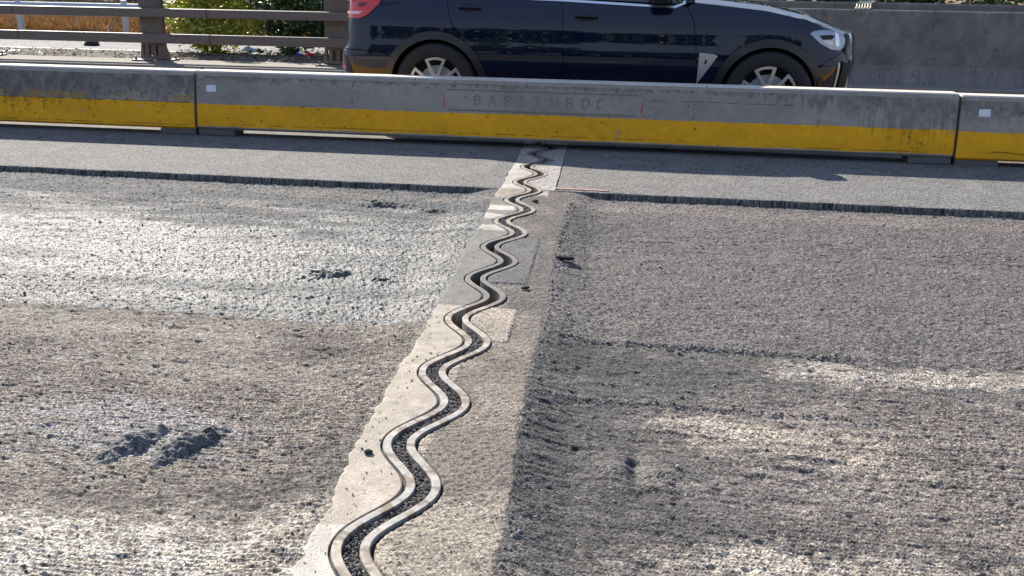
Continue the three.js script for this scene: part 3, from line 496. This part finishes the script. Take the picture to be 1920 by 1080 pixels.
  const tl = panel('tail_lamp', [[-0.49, 1.12], [-0.505, 1.055], [-0.6, 0.968], [-0.68, 0.93], [-1.2, 0.935], [-1.2, 1.12]], red, 0.01, 0.02);
  panel('lamp_strip', [[-0.66, 0.99], [-0.7, 0.965], [-1.0, 0.965], [-1.0, 0.985]], std({ color: lin(0.8, 0.55, 0.58), roughness: 0.2 }), 0.013, 0.004, tl);
  panel('lamp_strip', [[-0.62, 1.06], [-0.66, 1.03], [-0.72, 1.03], [-0.72, 1.06]], std({ color: lin(0.12, 0.03, 0.06), roughness: 0.2 }), 0.013, 0.004, tl);
  panel('lamp_wing', [[-0.5, 1.072], [-0.33, 1.075], [-0.32, 1.062], [-0.5, 1.048]], M.black, 0.006, 0.01, tl);
  panel('bumper_reflector', [[-0.86, 0.51], [-1.05, 0.51], [-1.05, 0.49], [-0.86, 0.49]], red, 0.004, 0.01);
  const hl = panel('headlight', [[3.17, 0.884], [3.2, 0.908], [3.3, 0.918], [3.38, 0.91], [3.5, 0.875], [3.53, 0.84], [3.52, 0.775], [3.45, 0.752], [3.36, 0.762], [3.26, 0.81]], new THREE.MeshPhysicalMaterial({ color: lin(0.3, 0.34, 0.4), roughness: 0.12, metalness: 0.7, clearcoat: 1, clearcoatRoughness: 0.02 }), 0.008, 0.02);
  panel('lamp_housing', [[3.25, 0.872], [3.36, 0.878], [3.4, 0.865], [3.36, 0.84], [3.28, 0.84]], M.black, 0.011, 0.004, hl);
  panel('lamp_projector', [[3.4, 0.9], [3.44, 0.888], [3.45, 0.79], [3.42, 0.775], [3.4, 0.8]], std({ color: lin(0.85, 0.86, 0.88), roughness: 0.15, metalness: 0.6 }), 0.012, 0.004, hl);
  panel('lamp_projector', [[3.27, 0.832], [3.38, 0.83], [3.38, 0.79], [3.33, 0.8]], std({ color: lin(0.6, 0.56, 0.5), roughness: 0.2, metalness: 0.6 }), 0.012, 0.004, hl);
  panel('grille', [[3.6, 0.86], [U1, 0.86], [U1, 0.6], [3.62, 0.62]], M.black, 0.006, 0.02);
  panel('grille_frame', [[3.585, 0.89], [3.64, 0.885], [3.65, 0.68], [3.61, 0.66]], chrome, 0.022, 0.04);
  panel('bumper_blade', [[3.448, 0.655], [3.468, 0.645], [3.462, 0.4], [3.44, 0.4]], std({ color: lin(0.6, 0.55, 0.42), roughness: 0.3, metalness: 0.7 }), 0.01, 0.02);
  panel('air_intake', [[3.5, 0.66], [3.62, 0.64], [3.62, 0.36], [3.49, 0.36]], M.black, 0.012, 0.03);
  // bonnet, roof and glass across the car
  const zE = (x) => { let u = x; for (let k = 0; k < 6; k++) u += x - at(u, 1.0).x; return u; };
  const fenderY = (u) => table([[2.2, 1.112], [2.37, 1.1], [2.8, 1.058], [3.147, 0.99], [3.36, 0.915], [3.44, 0.885], [3.56, 0.87]], u);
  mesh('bonnet', gridGeo(40, 40, (a, b) => {
    const t = a * 2 - 1, s = 1 - b, us = lerp(2.2, 3.56, s), e = at(us, fenderY(us), -0.004), k = Math.abs(t);
    const xf = planAt(lerp(U1, 3.56, k ** 1.4))[0] - 0.03, x = lerp(lerp(2.25 - 0.1 * (1 - k * k), e.x, k ** 6), e.x + (xf - e.x) * (1 - k ** 6), s);
    return [x, e.y + (0.052 * (1 - s ** 5) + 0.006) * (1 - k ** 2.4) + 0.004 * Math.exp(-(((k - 0.72) / 0.05) ** 2)), e.z * t];
  }), paint, car);
  const roofLine = [[-0.95, 1.12], [-0.7, 1.35], [-0.45, 1.55], [-0.1, 1.635], [0.6, 1.67], [1.2, 1.655], [1.6, 1.585], [2.2, 1.13]];
  const cross = (name, i0, i1, mat) => mesh(name, gridGeo(12, (i1 - i0) * 4, (a, b) => { const q = i0 + (1 - b) * (i1 - i0), k = Math.min(roofLine.length - 2, Math.floor(q)), x = lerp(roofLine[k][0], roofLine[k + 1][0], q - k), y = lerp(roofLine[k][1], roofLine[k + 1][1], q - k), w = at(clamp(x, -0.6, 2.2), Math.min(y, 1.6)).z; return [x, y + 0.02 * (1 - (a * 2 - 1) ** 2), (a * 2 - 1) * w]; }), mat, car);
  cross('rear_window', 0, 2, glassDark); cross('roof', 2, 6, paint); cross('windscreen', 6, 7, glassDark);
  // mirrors
  for (const s of [1, -1]) { const mr = mesh('side_mirror', new RoundedBoxGeometry(0.2, 0.15, 0.22, 4, 0.05), paint, car); mr.position.set(1.93, 1.215, s * 0.99); mr.rotation.y = s * 0.15; const f = mesh('mirror_foot', box(0.14, 0.06, 0.16, 0, -0.085, -s * 0.05, 0.02), M.black, mr); }
  // door handles
  for (const [d, x, y] of [[rd, 0.295, 1.042], [fd, 1.31, 0.988]]) for (const s of [1, -1]) {
    const p = at(x, y), h = mesh('door_handle', new THREE.CapsuleGeometry(0.016, 0.17, 4, 10).rotateZ(Math.PI / 2).scale(1, 1, 0.8), paint, d); h.position.set(x, y, s * (p.z + 0.024)); h.rotation.z = -0.03;
    const c = mesh('handle_cup', new THREE.SphereGeometry(1, 16, 10).scale(0.1, 0.036, 0.006), M.black, d); c.position.set(x, y - 0.008, s * (p.z + 0.001)); c.rotation.x = s * -0.35;
  }
  mesh('underbody', box(4.2, 0.12, 1.6, 1.38, 0.3, 0, 0.03), M.black, car);
  // wheels
  const tyreProf = [[0.245, -0.11], [0.27, -0.122], [0.32, -0.126], [0.352, -0.118], [0.366, -0.1], [0.37, -0.05], [0.37, 0.05], [0.366, 0.1], [0.352, 0.118], [0.32, 0.126], [0.27, 0.122], [0.245, 0.11]].map(([r, y]) => new THREE.Vector2(r, y));
  const tyreG = new THREE.LatheGeometry(tyreProf, 64).rotateX(Math.PI / 2), barrelG = new THREE.LatheGeometry([[0.06, 0.02], [0.2, 0.0], [0.232, 0.06], [0.247, 0.112], [0.252, 0.116]].map(([r, y]) => new THREE.Vector2(r, y)), 48).rotateX(Math.PI / 2);
  const spokeShape = new THREE.Shape([[-0.028, 0.07], [0.028, 0.07], [0.092, 0.225], [0.05, 0.24], [0, 0.245], [-0.05, 0.24], [-0.092, 0.225]].map((p) => new THREE.Vector2(...p)));
  spokeShape.holes.push(new THREE.Path([[-0.012, 0.095], [-0.064, 0.213], [0, 0.224], [0.064, 0.213], [0.012, 0.095]].map((p) => new THREE.Vector2(...p))));
  const spokeG = new THREE.ExtrudeGeometry(spokeShape, { depth: 0.014, bevelEnabled: true, bevelSize: 0.003, bevelThickness: 0.004, bevelSegments: 2 });
  const alloy = std({ color: lin(0.6, 0.58, 0.54), roughness: 0.3, metalness: 0.75 }), tyreM = std({ color: lin(0.02, 0.02, 0.021), roughness: 0.75 });
  for (const [wx, spin] of [[0, 0.02], [FX, 0.16]]) for (const s of [1, -1]) {
    const w = new THREE.Group(); w.name = 'wheel'; w.position.set(wx, RY, s * 0.8); if (s < 0) w.rotation.y = Math.PI; car.add(w);
    mesh('tyre', tyreG, tyreM, w); mesh('rim_barrel', barrelG, M.black, w);
    for (let k = 0; k < 5; k++) { const sp = mesh('spoke', spokeG, alloy, w); sp.position.z = 0.085; sp.rotation.z = spin + (k * 2 * Math.PI) / 5; }
    mesh('brake_disc', new THREE.CylinderGeometry(0.17, 0.17, 0.02, 40).rotateX(Math.PI / 2).translate(0, 0, 0.03), M.galv, w);
    mesh('hub_cap', new THREE.CylinderGeometry(0.04, 0.05, 0.04, 24).rotateX(Math.PI / 2).translate(0, 0, 0.085), M.black, w);
    const wl = mesh('wheel_well', mergeGeometries([new THREE.CylinderGeometry(RI + 0.02, RI + 0.02, 0.4, 40, 1, true).rotateX(Math.PI / 2).translate(wx, RY + 0.01, s * 0.7).toNonIndexed(), new THREE.CircleGeometry(RI + 0.02, 40).translate(wx, RY + 0.01, s * 0.52).toNonIndexed()]), M.black, car);
  }
}

// ------------------------------------------------------------------ kerb, fence and walls behind the car
const concretePale = std({ color: lin(0.36, 0.325, 0.28), map: rep(mottle, 0.5), bumpMap: rep(fineBump, 2), bumpScale: 0.001, roughness: 0.95 });
{
  const k = structure('kerb', box(90, 0.2, 0.92, 0, -0.015, -5.32, 0.02), concretePale);
  // verge behind the kerb, far road, its white line and the field
  structure('verge', gridGeo(160, 24, (a, b) => { const x = lerp(-24, 24, a), z = lerp(-7.42, -5.77, 1 - b); return [x, 0.05 + 0.03 * (fbm(x * 3, z * 3, 3) - 0.5) + 0.02 * (noise(x * 18, z * 18) - 0.5), z]; }, { color: (p) => { const f = fbm(p[0] * 6, p[2] * 6, 3), t = 0.5 + f; return [0.27 * t, 0.235 * t, 0.195 * t]; } }), std({ vertexColors: true, roughness: 1, map: rep(speckle, 0.7), bumpMap: rep(grainBump, 0.5), bumpScale: 0.02 }));
  structure('far_road', gridGeo(20, 4, (a, b) => [lerp(-60, 60, a), 0.045, lerp(-10.2, -7.4, 1 - b)]), std({ color: lin(0.34, 0.33, 0.32), map: rep(speckle, 0.3), roughness: 0.95 }));
  structure('edge_line', gridGeo(40, 1, (a, b) => [lerp(-60, 20, a), 0.05, lerp(-7.62, -7.47, 1 - b)]), std({ color: lin(0.68, 0.67, 0.64), roughness: 0.8, map: rep(mottle, 1) }));
  structure('field', gridGeo(60, 30, (a, b) => { const x = lerp(-70, 60, a), q = 1 - b, z = lerp(-70, -10.2, q); return [x, 0.03 + 0.02 * (-10.2 - z) * 0.2 + 0.1 * fbm(x * 0.4, z * 0.4, 3), z]; }), std({ color: lin(0.24, 0.15, 0.075), roughness: 1, map: rep(mottle, 0.3) }));
}
{
  const F = thing('bridge_railing', 'brown-grey steel railing with flat rails and wide posts behind the barrier', 'railing', [0, 0.08, -5.4]);
  for (const [y0, y1, d] of [[0.255, 0.385, 0.07], [0.608, 0.724, 0.17], [0.95, 1.07, 0.1]]) {
    const x0 = -14, x1 = 0.4, n = 5; for (let i = 0; i < n; i++) { const a = lerp(x0, x1, i / n), b = lerp(x0, x1, (i + 1) / n) - 0.006; mesh('rail', box(b - a, y1 - y0, d, (a + b) / 2, (y0 + y1) / 2, 0, 0.012), M.fenceSteel, F); }
  }
  for (const x of [-8.97, -6.27, -3.58, -0.88]) {
    const P = new THREE.Group(); P.name = 'post'; P.position.set(x, 0, -0.13); F.add(P);
    const sh = new THREE.Shape([[-0.2, 0.035], [-0.175, 0.2], [-0.165, 0.34], [-0.15, 1.1], [0.15, 1.1], [0.165, 0.34], [0.178, 0.2], [0.235, 0.035]].map((p) => new THREE.Vector2(...p)));
    for (const [h0, h1] of [[-0.15, -0.118], [-0.07, -0.01], [0.035, 0.075]]) sh.holes.push(new THREE.Path([[h0, 0.07], [h1, 0.07], [h1 + 0.004, 0.22], [h0 + 0.004, 0.22]].map((p) => new THREE.Vector2(...p))));
    mesh('web_plate', new THREE.ExtrudeGeometry(sh, { depth: 0.05, bevelEnabled: true, bevelSize: 0.004, bevelThickness: 0.004, bevelSegments: 1 }).translate(0, 0, 0.0), M.fenceSteel, P);
    mesh('rear_flange', box(0.26, 1.05, 0.015, 0, 0.56, -0.1, 0.004), M.fenceSteel, P);
    mesh('side_rib', box(0.014, 1.0, 0.1, 0.1, 0.55, -0.045, 0.003), M.fenceSteel, P);
    mesh('base_plate', box(0.56, 0.022, 0.34, 0, 0.016, 0.0, 0.004), M.fenceSteel, P);
    for (const bx of [-0.23, 0.245]) for (const bz of [-0.11, 0.13]) mesh('anchor_bolt', new THREE.CylinderGeometry(0.014, 0.014, 0.05, 6).translate(bx, 0.045, bz), M.fenceSteel, P);
  }
}
function profileWall(name, label, x0, x1, prof, category = 'wall') {
  const sh = new THREE.Shape(prof.map(([z, y]) => new THREE.Vector2(-z, y)));
  const g = new THREE.ExtrudeGeometry(sh, { depth: x1 - x0, bevelEnabled: false, steps: 20 }); g.rotateY(Math.PI / 2); g.translate(x0, 0, 0);
  const P = g.attributes.position, U = g.attributes.uv; for (let i = 0; i < P.count; i++) U.setXY(i, P.getX(i), P.getY(i) + P.getZ(i));
  return tagMesh(name, g, std({ color: lin(0.285, 0.266, 0.242), map: rep(mottle, 0.45), bumpMap: rep(fineBump, 1), bumpScale: 0.002, roughness: 0.9 }), label, category);
}
profileWall('concrete_wall', 'grey concrete safety wall with sloped foot behind the car bonnet', 0.7, 40, [[-5.2, -0.05], [-5.2, 0.06], [-5.38, 0.3], [-5.44, 0.945], [-5.46, 0.965], [-5.56, 0.965], [-5.56, -0.05]]);
profileWall('concrete_wall', 'second concrete wall just behind and above the first one at upper right', 0.9, 40, [[-6.08, -0.05], [-6.1, 1.02], [-6.12, 1.042], [-6.24, 1.042], [-6.24, -0.05]]);
{
  const t = thing('rope_bundle', 'bundle of pale ropes slung from one wall top to the other', 'ropes', [3.2, 0.97, -5.5]);
  const m = std({ color: lin(0.6, 0.55, 0.44), roughness: 0.9 });
  for (let i = 0; i < 6; i++) { const d = i * 0.034; mesh('rope', new THREE.TubeGeometry(new THREE.CatmullRomCurve3([[d - 0.02, 0.004, 0.03], [d, 0.016, -0.03], [d + 0.05, 0.03 - 0.012 * (i % 2), -0.25], [d + 0.1, 0.06, -0.5], [d + 0.17, 0.086, -0.62], [d + 0.19, 0.088, -0.72]].map((p) => new THREE.Vector3(...p))), 24, 0.009, 6), m, t); }
}
{
  const G = thing('crash_barrier', 'distant galvanised crash barrier beyond the far road at upper left', 'crash barrier', [0, 0.04, -10.3]);
  const prof = [[0, 0.4], [0.05, 0.44], [0.05, 0.5], [0, 0.53], [0.05, 0.56], [0.05, 0.62], [0, 0.65]];
  mesh('beam', gridGeo(6, 1, (a, b, i) => [lerp(-30, -5.5, b), prof[i][1], prof[i][0] + 0.05]), M.galv, G);
  for (let i = 0; i < 9; i++) mesh('post', box(0.11, 0.75, 0.08, -24.8 + i * 2.2, 0.33, -0.03, 0.005), M.galv, G);
}
// ------------------------------------------------------------------ vegetation
const leafGeo = (() => { const g = new THREE.BufferGeometry(); g.setAttribute('position', new THREE.Float32BufferAttribute([0, 0, 0, 0.3, 0.12, 0.45, 0, 0, 1, -0.3, 0.12, 0.45], 3)); g.setAttribute('uv', new THREE.Float32BufferAttribute([0, 0, 1, 0.5, 0, 1, 1, 0.5], 2)); g.setIndex([0, 1, 2, 0, 2, 3]); g.computeVertexNormals(); return g; })();
const leafMat = new THREE.MeshPhysicalMaterial({ color: lin(1, 1, 1), roughness: 0.45, transmission: 0.5, thickness: 0, side: THREE.DoubleSide });
function foliage(parent, seed, n, lobes, size, tint) {
  const r = rng(seed), im = new THREE.InstancedMesh(leafGeo, leafMat, n), m4 = new THREE.Matrix4(), q = new THREE.Quaternion(), e = new THREE.Euler();
  const clumps = []; for (const [x, y, z, rx, ry, rz] of lobes) for (let k = 0; k < 40; k++) { const a = r() * 6.283, c = r() * 2 - 1, s = Math.sqrt(1 - c * c), d = 0.55 + 0.5 * r(); clumps.push([x + rx * s * Math.cos(a) * d, y + ry * c * d, z + rz * s * Math.sin(a) * d, Math.min(rx, ry, rz) * (0.16 + 0.16 * r()), r()]); }
  for (let i = 0; i < n; i++) {
    const c = clumps[Math.floor(r() * clumps.length)], g = () => (r() + r() + r() - 1.5) * 1.3, k = size * (0.6 + 0.8 * r());
    m4.compose(new THREE.Vector3(c[0] + g() * c[3], Math.max(0.03, c[1] + g() * c[3]), c[2] + g() * c[3]), q.setFromEuler(e.set(r() * 2.4 - 1.2, r() * 6.283, r() * 1.6 - 0.8)), new THREE.Vector3(k, k, k));
    im.setMatrixAt(i, m4); im.setColorAt(i, tint(r, c[4]));
  }
  im.name = 'foliage'; im.userData.kind = 'stuff'; im.castShadow = im.receiveShadow = true; parent.add(im);
}
function bush(label, x, z, seed, n, lobes, size, tint, group) {
  const b = thing('bush', label, 'bush', [x, 0.04, z], group), r = rng(seed + 1), bark = std({ color: lin(0.09, 0.065, 0.045), roughness: 1 });
  for (let k = 0; k < 6; k++) { const L = lobes[k % lobes.length], a = new THREE.Vector3((r() - 0.5) * 0.3, 0, (r() - 0.5) * 0.2), c = new THREE.Vector3(L[0] + (r() - 0.5) * L[3], L[1] * 0.9, L[2]), mid = a.clone().lerp(c, 0.5).add(new THREE.Vector3((r() - 0.5) * 0.2, 0.1, 0)); mesh('stem', new THREE.TubeGeometry(new THREE.CatmullRomCurve3([a, mid, c]), 12, 0.018, 6), bark, b); }
  foliage(b, seed, n, lobes, size, tint); return b;
}
const green = (r, k) => { const v = 0.6 + 0.8 * r(); return lin(0.055 * v + 0.06 * k, 0.11 * v + 0.06 * k, 0.035 * v); };
const lime = (r, k) => { const v = 0.7 + 0.6 * r(), y = r() < 0.12 ? 1.6 : 1; return lin(0.42 * v * y, 0.46 * v, 0.05 * v); };
bush('yellow-green bush behind the railing, lit on its left side', -6.45, -7.7, 101, 11000, [[0, 0.75, 0, 0.85, 0.6, 0.5], [0.2, 0.4, 0.2, 0.75, 0.4, 0.4], [-0.1, 1.3, -0.1, 0.8, 0.5, 0.5]], 0.075, lime, 'bushes behind the railing');
bush('dark green bush in the middle, behind the railing between the posts', -5.2, -7.9, 102, 9000, [[0, 0.85, 0, 0.85, 0.75, 0.6], [0.3, 0.5, 0.25, 0.7, 0.45, 0.4], [0, 1.5, 0, 0.8, 0.6, 0.6]], 0.08, green, 'bushes behind the railing');
bush('dark green bush behind the railing post nearest the car', -3.5, -8.0, 103, 9000, [[0, 0.9, 0, 0.95, 0.8, 0.6], [-0.4, 0.5, 0.25, 0.6, 0.42, 0.4], [0.1, 1.5, 0, 0.9, 0.6, 0.6]], 0.08, green, 'bushes behind the railing');
bush('dark bush hidden mostly behind the car', -1.4, -8.2, 104, 4500, [[0, 0.9, 0, 1.2, 0.9, 0.6], [0.1, 1.5, 0, 1.1, 0.6, 0.6]], 0.09, green, 'bushes behind the railing');
for (let i = 0; i < 4; i++) bush(['dark shrub above the second wall, nearest the car', 'dark shrub above the second wall, right of the ropes', 'dark shrub above the second wall, towards the right', 'dark shrub above the second wall at the far right'][i], 2.4 + i * 2.1, -7.6, 110 + i, 7000, [[0, 0.9, 0, 1.2, 0.8, 0.6], [0.1, 1.6, 0, 1.2, 0.7, 0.6]], 0.1, green, 'shrubs behind the walls');
for (let i = 0; i < 5; i++) bush(['shaded shrub beyond the crash barrier, leftmost', 'shaded shrub beyond the crash barrier, second from left', 'shaded shrub beyond the crash barrier, third from left', 'shaded shrub beyond the crash barrier, fourth from left', 'shaded shrub beyond the crash barrier, hidden behind the yellow-green bush'][i], -31 + i * 5, -30, 130 + i, 3600, [[0, 1.2, 0, 3, 1.4, 1.4], [0.5, 2.6, 0, 2.8, 1.4, 1.4]], 0.3, green, 'shrubs beyond the field');
// dry grass of the field, and the litter of leaves under the bushes
{
  const blade = new THREE.BufferGeometry(); blade.setAttribute('position', new THREE.Float32BufferAttribute([-0.012, 0, 0, 0.012, 0, 0, 0.05, 0.6, 0.02, 0.16, 1, 0.05], 3)); blade.setAttribute('uv', new THREE.Float32BufferAttribute(8, 2)); blade.setIndex([0, 1, 2, 0, 2, 3]); blade.computeVertexNormals();
  const r = rng(301), N = 26000, im = new THREE.InstancedMesh(blade, std({ roughness: 0.9, side: THREE.DoubleSide }), N), m4 = new THREE.Matrix4(), q = new THREE.Quaternion(), e = new THREE.Euler();
  for (let i = 0; i < N; i++) { const z = -10.6 - r() ** 1.4 * 9, x = lerp(-24, -4.5, r()), t = fbm(x * 1.3, z * 1.3, 3), k = (0.1 + 0.5 * t * r()) * (t > 0.36 ? 1 : 0.4); m4.compose(new THREE.Vector3(x, 0.05 + 0.004 * (-10.2 - z), z), q.setFromEuler(e.set((r() - 0.5) * 0.9, r() * 6.283, (r() - 0.5) * 0.9)), new THREE.Vector3(1.2, k, 1.2)); im.setMatrixAt(i, m4); const v = 0.6 + 0.7 * r(); im.setColorAt(i, r() < 0.12 ? lin(0.42 * v, 0.36 * v, 0.26 * v) : lin(0.46 * v, (0.21 + 0.08 * t) * v, 0.08 * v)); }
  im.name = 'dry_grass'; im.castShadow = im.receiveShadow = true; im.userData = { label: 'orange-brown dry grass beyond the far road', category: 'grass', kind: 'stuff' }; scene.add(im);
}
{
  const r = rng(303), N = 5200, im = new THREE.InstancedMesh(leafGeo, std({ roughness: 0.9, side: THREE.DoubleSide }), N), m4 = new THREE.Matrix4(), q = new THREE.Quaternion(), e = new THREE.Euler();
  for (let i = 0; i < N; i++) { const under = r() < 0.72, x = under ? lerp(-6.9, -1, r()) : lerp(-12, -6, r()), z = under ? lerp(-8.2, -5.8, r()) : lerp(-7.3, -5.9, r()), k = 0.02 + 0.06 * r() * r(); m4.compose(new THREE.Vector3(x, 0.06 + 0.03 * r(), z), q.setFromEuler(e.set((r() - 0.5) * 1.2, r() * 6.283, (r() - 0.5) * 1.2)), new THREE.Vector3(k, k, k)); im.setMatrixAt(i, m4); const v = 0.4 + r(); im.setColorAt(i, r() < 0.2 ? lin(0.36 * v, 0.33 * v, 0.28 * v) : lin(0.15 * v, 0.1 * v, 0.06 * v)); }
  im.name = 'leaf_litter'; im.castShadow = im.receiveShadow = true; im.userData = { label: 'dead leaves and gravel lying under the bushes', category: 'leaf litter', kind: 'stuff' }; scene.add(im);
}
// scraps of litter on the verge, made of crumpled sheets
function scrap(name, label, category, x, y, z, w, d, h, seed, color) {
  const g = gridGeo(14, 10, (a, b) => { const u = a - 0.5, v = 0.5 - b; return [u * w, h * (fbm(a * 4 + seed, b * 4, 3) - 0.2) + 0.2 * h * (noise(a * 11 + seed, b * 11) - 0.5), v * d]; });
  const o = tagMesh(name, g, std({ color, roughness: 0.6, side: THREE.DoubleSide }), label, category, 'scraps of litter behind the railing'); o.position.set(x, y, z); o.rotation.y = seed; return o;
}
scrap('paper_scrap', 'long white paper scrap on the verge at the far left', 'litter', -9.15, 0.07, -6.43, 0.3, 0.12, 0.06, 1.1, lin(0.7, 0.68, 0.62));
scrap('paper_scrap', 'small crumpled white paper scrap right of the long one', 'litter', -8.47, 0.07, -6.15, 0.16, 0.1, 0.08, 2.3, lin(0.72, 0.7, 0.66));
scrap('plastic_bag', 'pale bluish plastic bag under the dark bush', 'litter', -5.55, 0.08, -7.3, 0.3, 0.2, 0.16, 3.2, lin(0.42, 0.48, 0.55));
scrap('candy_wrapper', 'red wrapper piece lying under the bush beside a blue one', 'litter', -4.5, 0.09, -6.95, 0.13, 0.1, 0.08, 4.1, lin(0.7, 0.05, 0.04));
scrap('candy_wrapper', 'blue wrapper piece lying under the bush beside a red one', 'litter', -4.68, 0.09, -6.95, 0.13, 0.1, 0.08, 5.1, lin(0.06, 0.1, 0.55));
{ const g = new THREE.IcosahedronGeometry(1, 3), p = g.attributes.position; for (let i = 0; i < p.count; i++) { const k = 0.8 + 0.4 * fbm(p.getX(i) * 2 + 4, p.getY(i) * 2 + p.getZ(i), 3); p.setXYZ(i, p.getX(i) * k * 0.13, Math.max(p.getY(i), -0.1) * k * 0.11, p.getZ(i) * k * 0.12); } g.computeVertexNormals(); const o = tagMesh('rubber_lump', g, M.black, 'black rubber lump lying on the far road', 'lump'); o.position.set(-8.95, 0.055, -8.35); }
// ------------------------------------------------------------------ trees behind the camera, which the car body mirrors
for (let i = 0; i < 6; i++) {
  const x = -15 + i * 5.2, h = 3.2 + 1.6 * noise(i * 3.1, 2), t = thing('roadside_tree', ['roadside tree behind the viewer, first from the left', 'roadside tree behind the viewer, second from the left', 'roadside tree behind the viewer, third from the left', 'roadside tree behind the viewer, fourth from the left', 'roadside tree behind the viewer, fifth from the left', 'roadside tree behind the viewer, sixth from the left'][i], 'tree', [x, -0.3, 27], 'trees behind the viewer');
  mesh('trunk', new THREE.CylinderGeometry(0.12, 0.2, h, 10).translate(0, h / 2, 0), std({ color: lin(0.08, 0.06, 0.045), roughness: 1 }), t);
  foliage(t, 400 + i, 9000, [[0, h * 0.75, 0, 2.8, 1.4, 1.6], [1.2, h * 0.45, 0, 2.6, 1.4, 1.4], [-1.3, h * 0.4, 0.2, 2.6, 1.4, 1.4]], 0.42, green);
}
shadows(scene);
renderer.render(scene, camera);
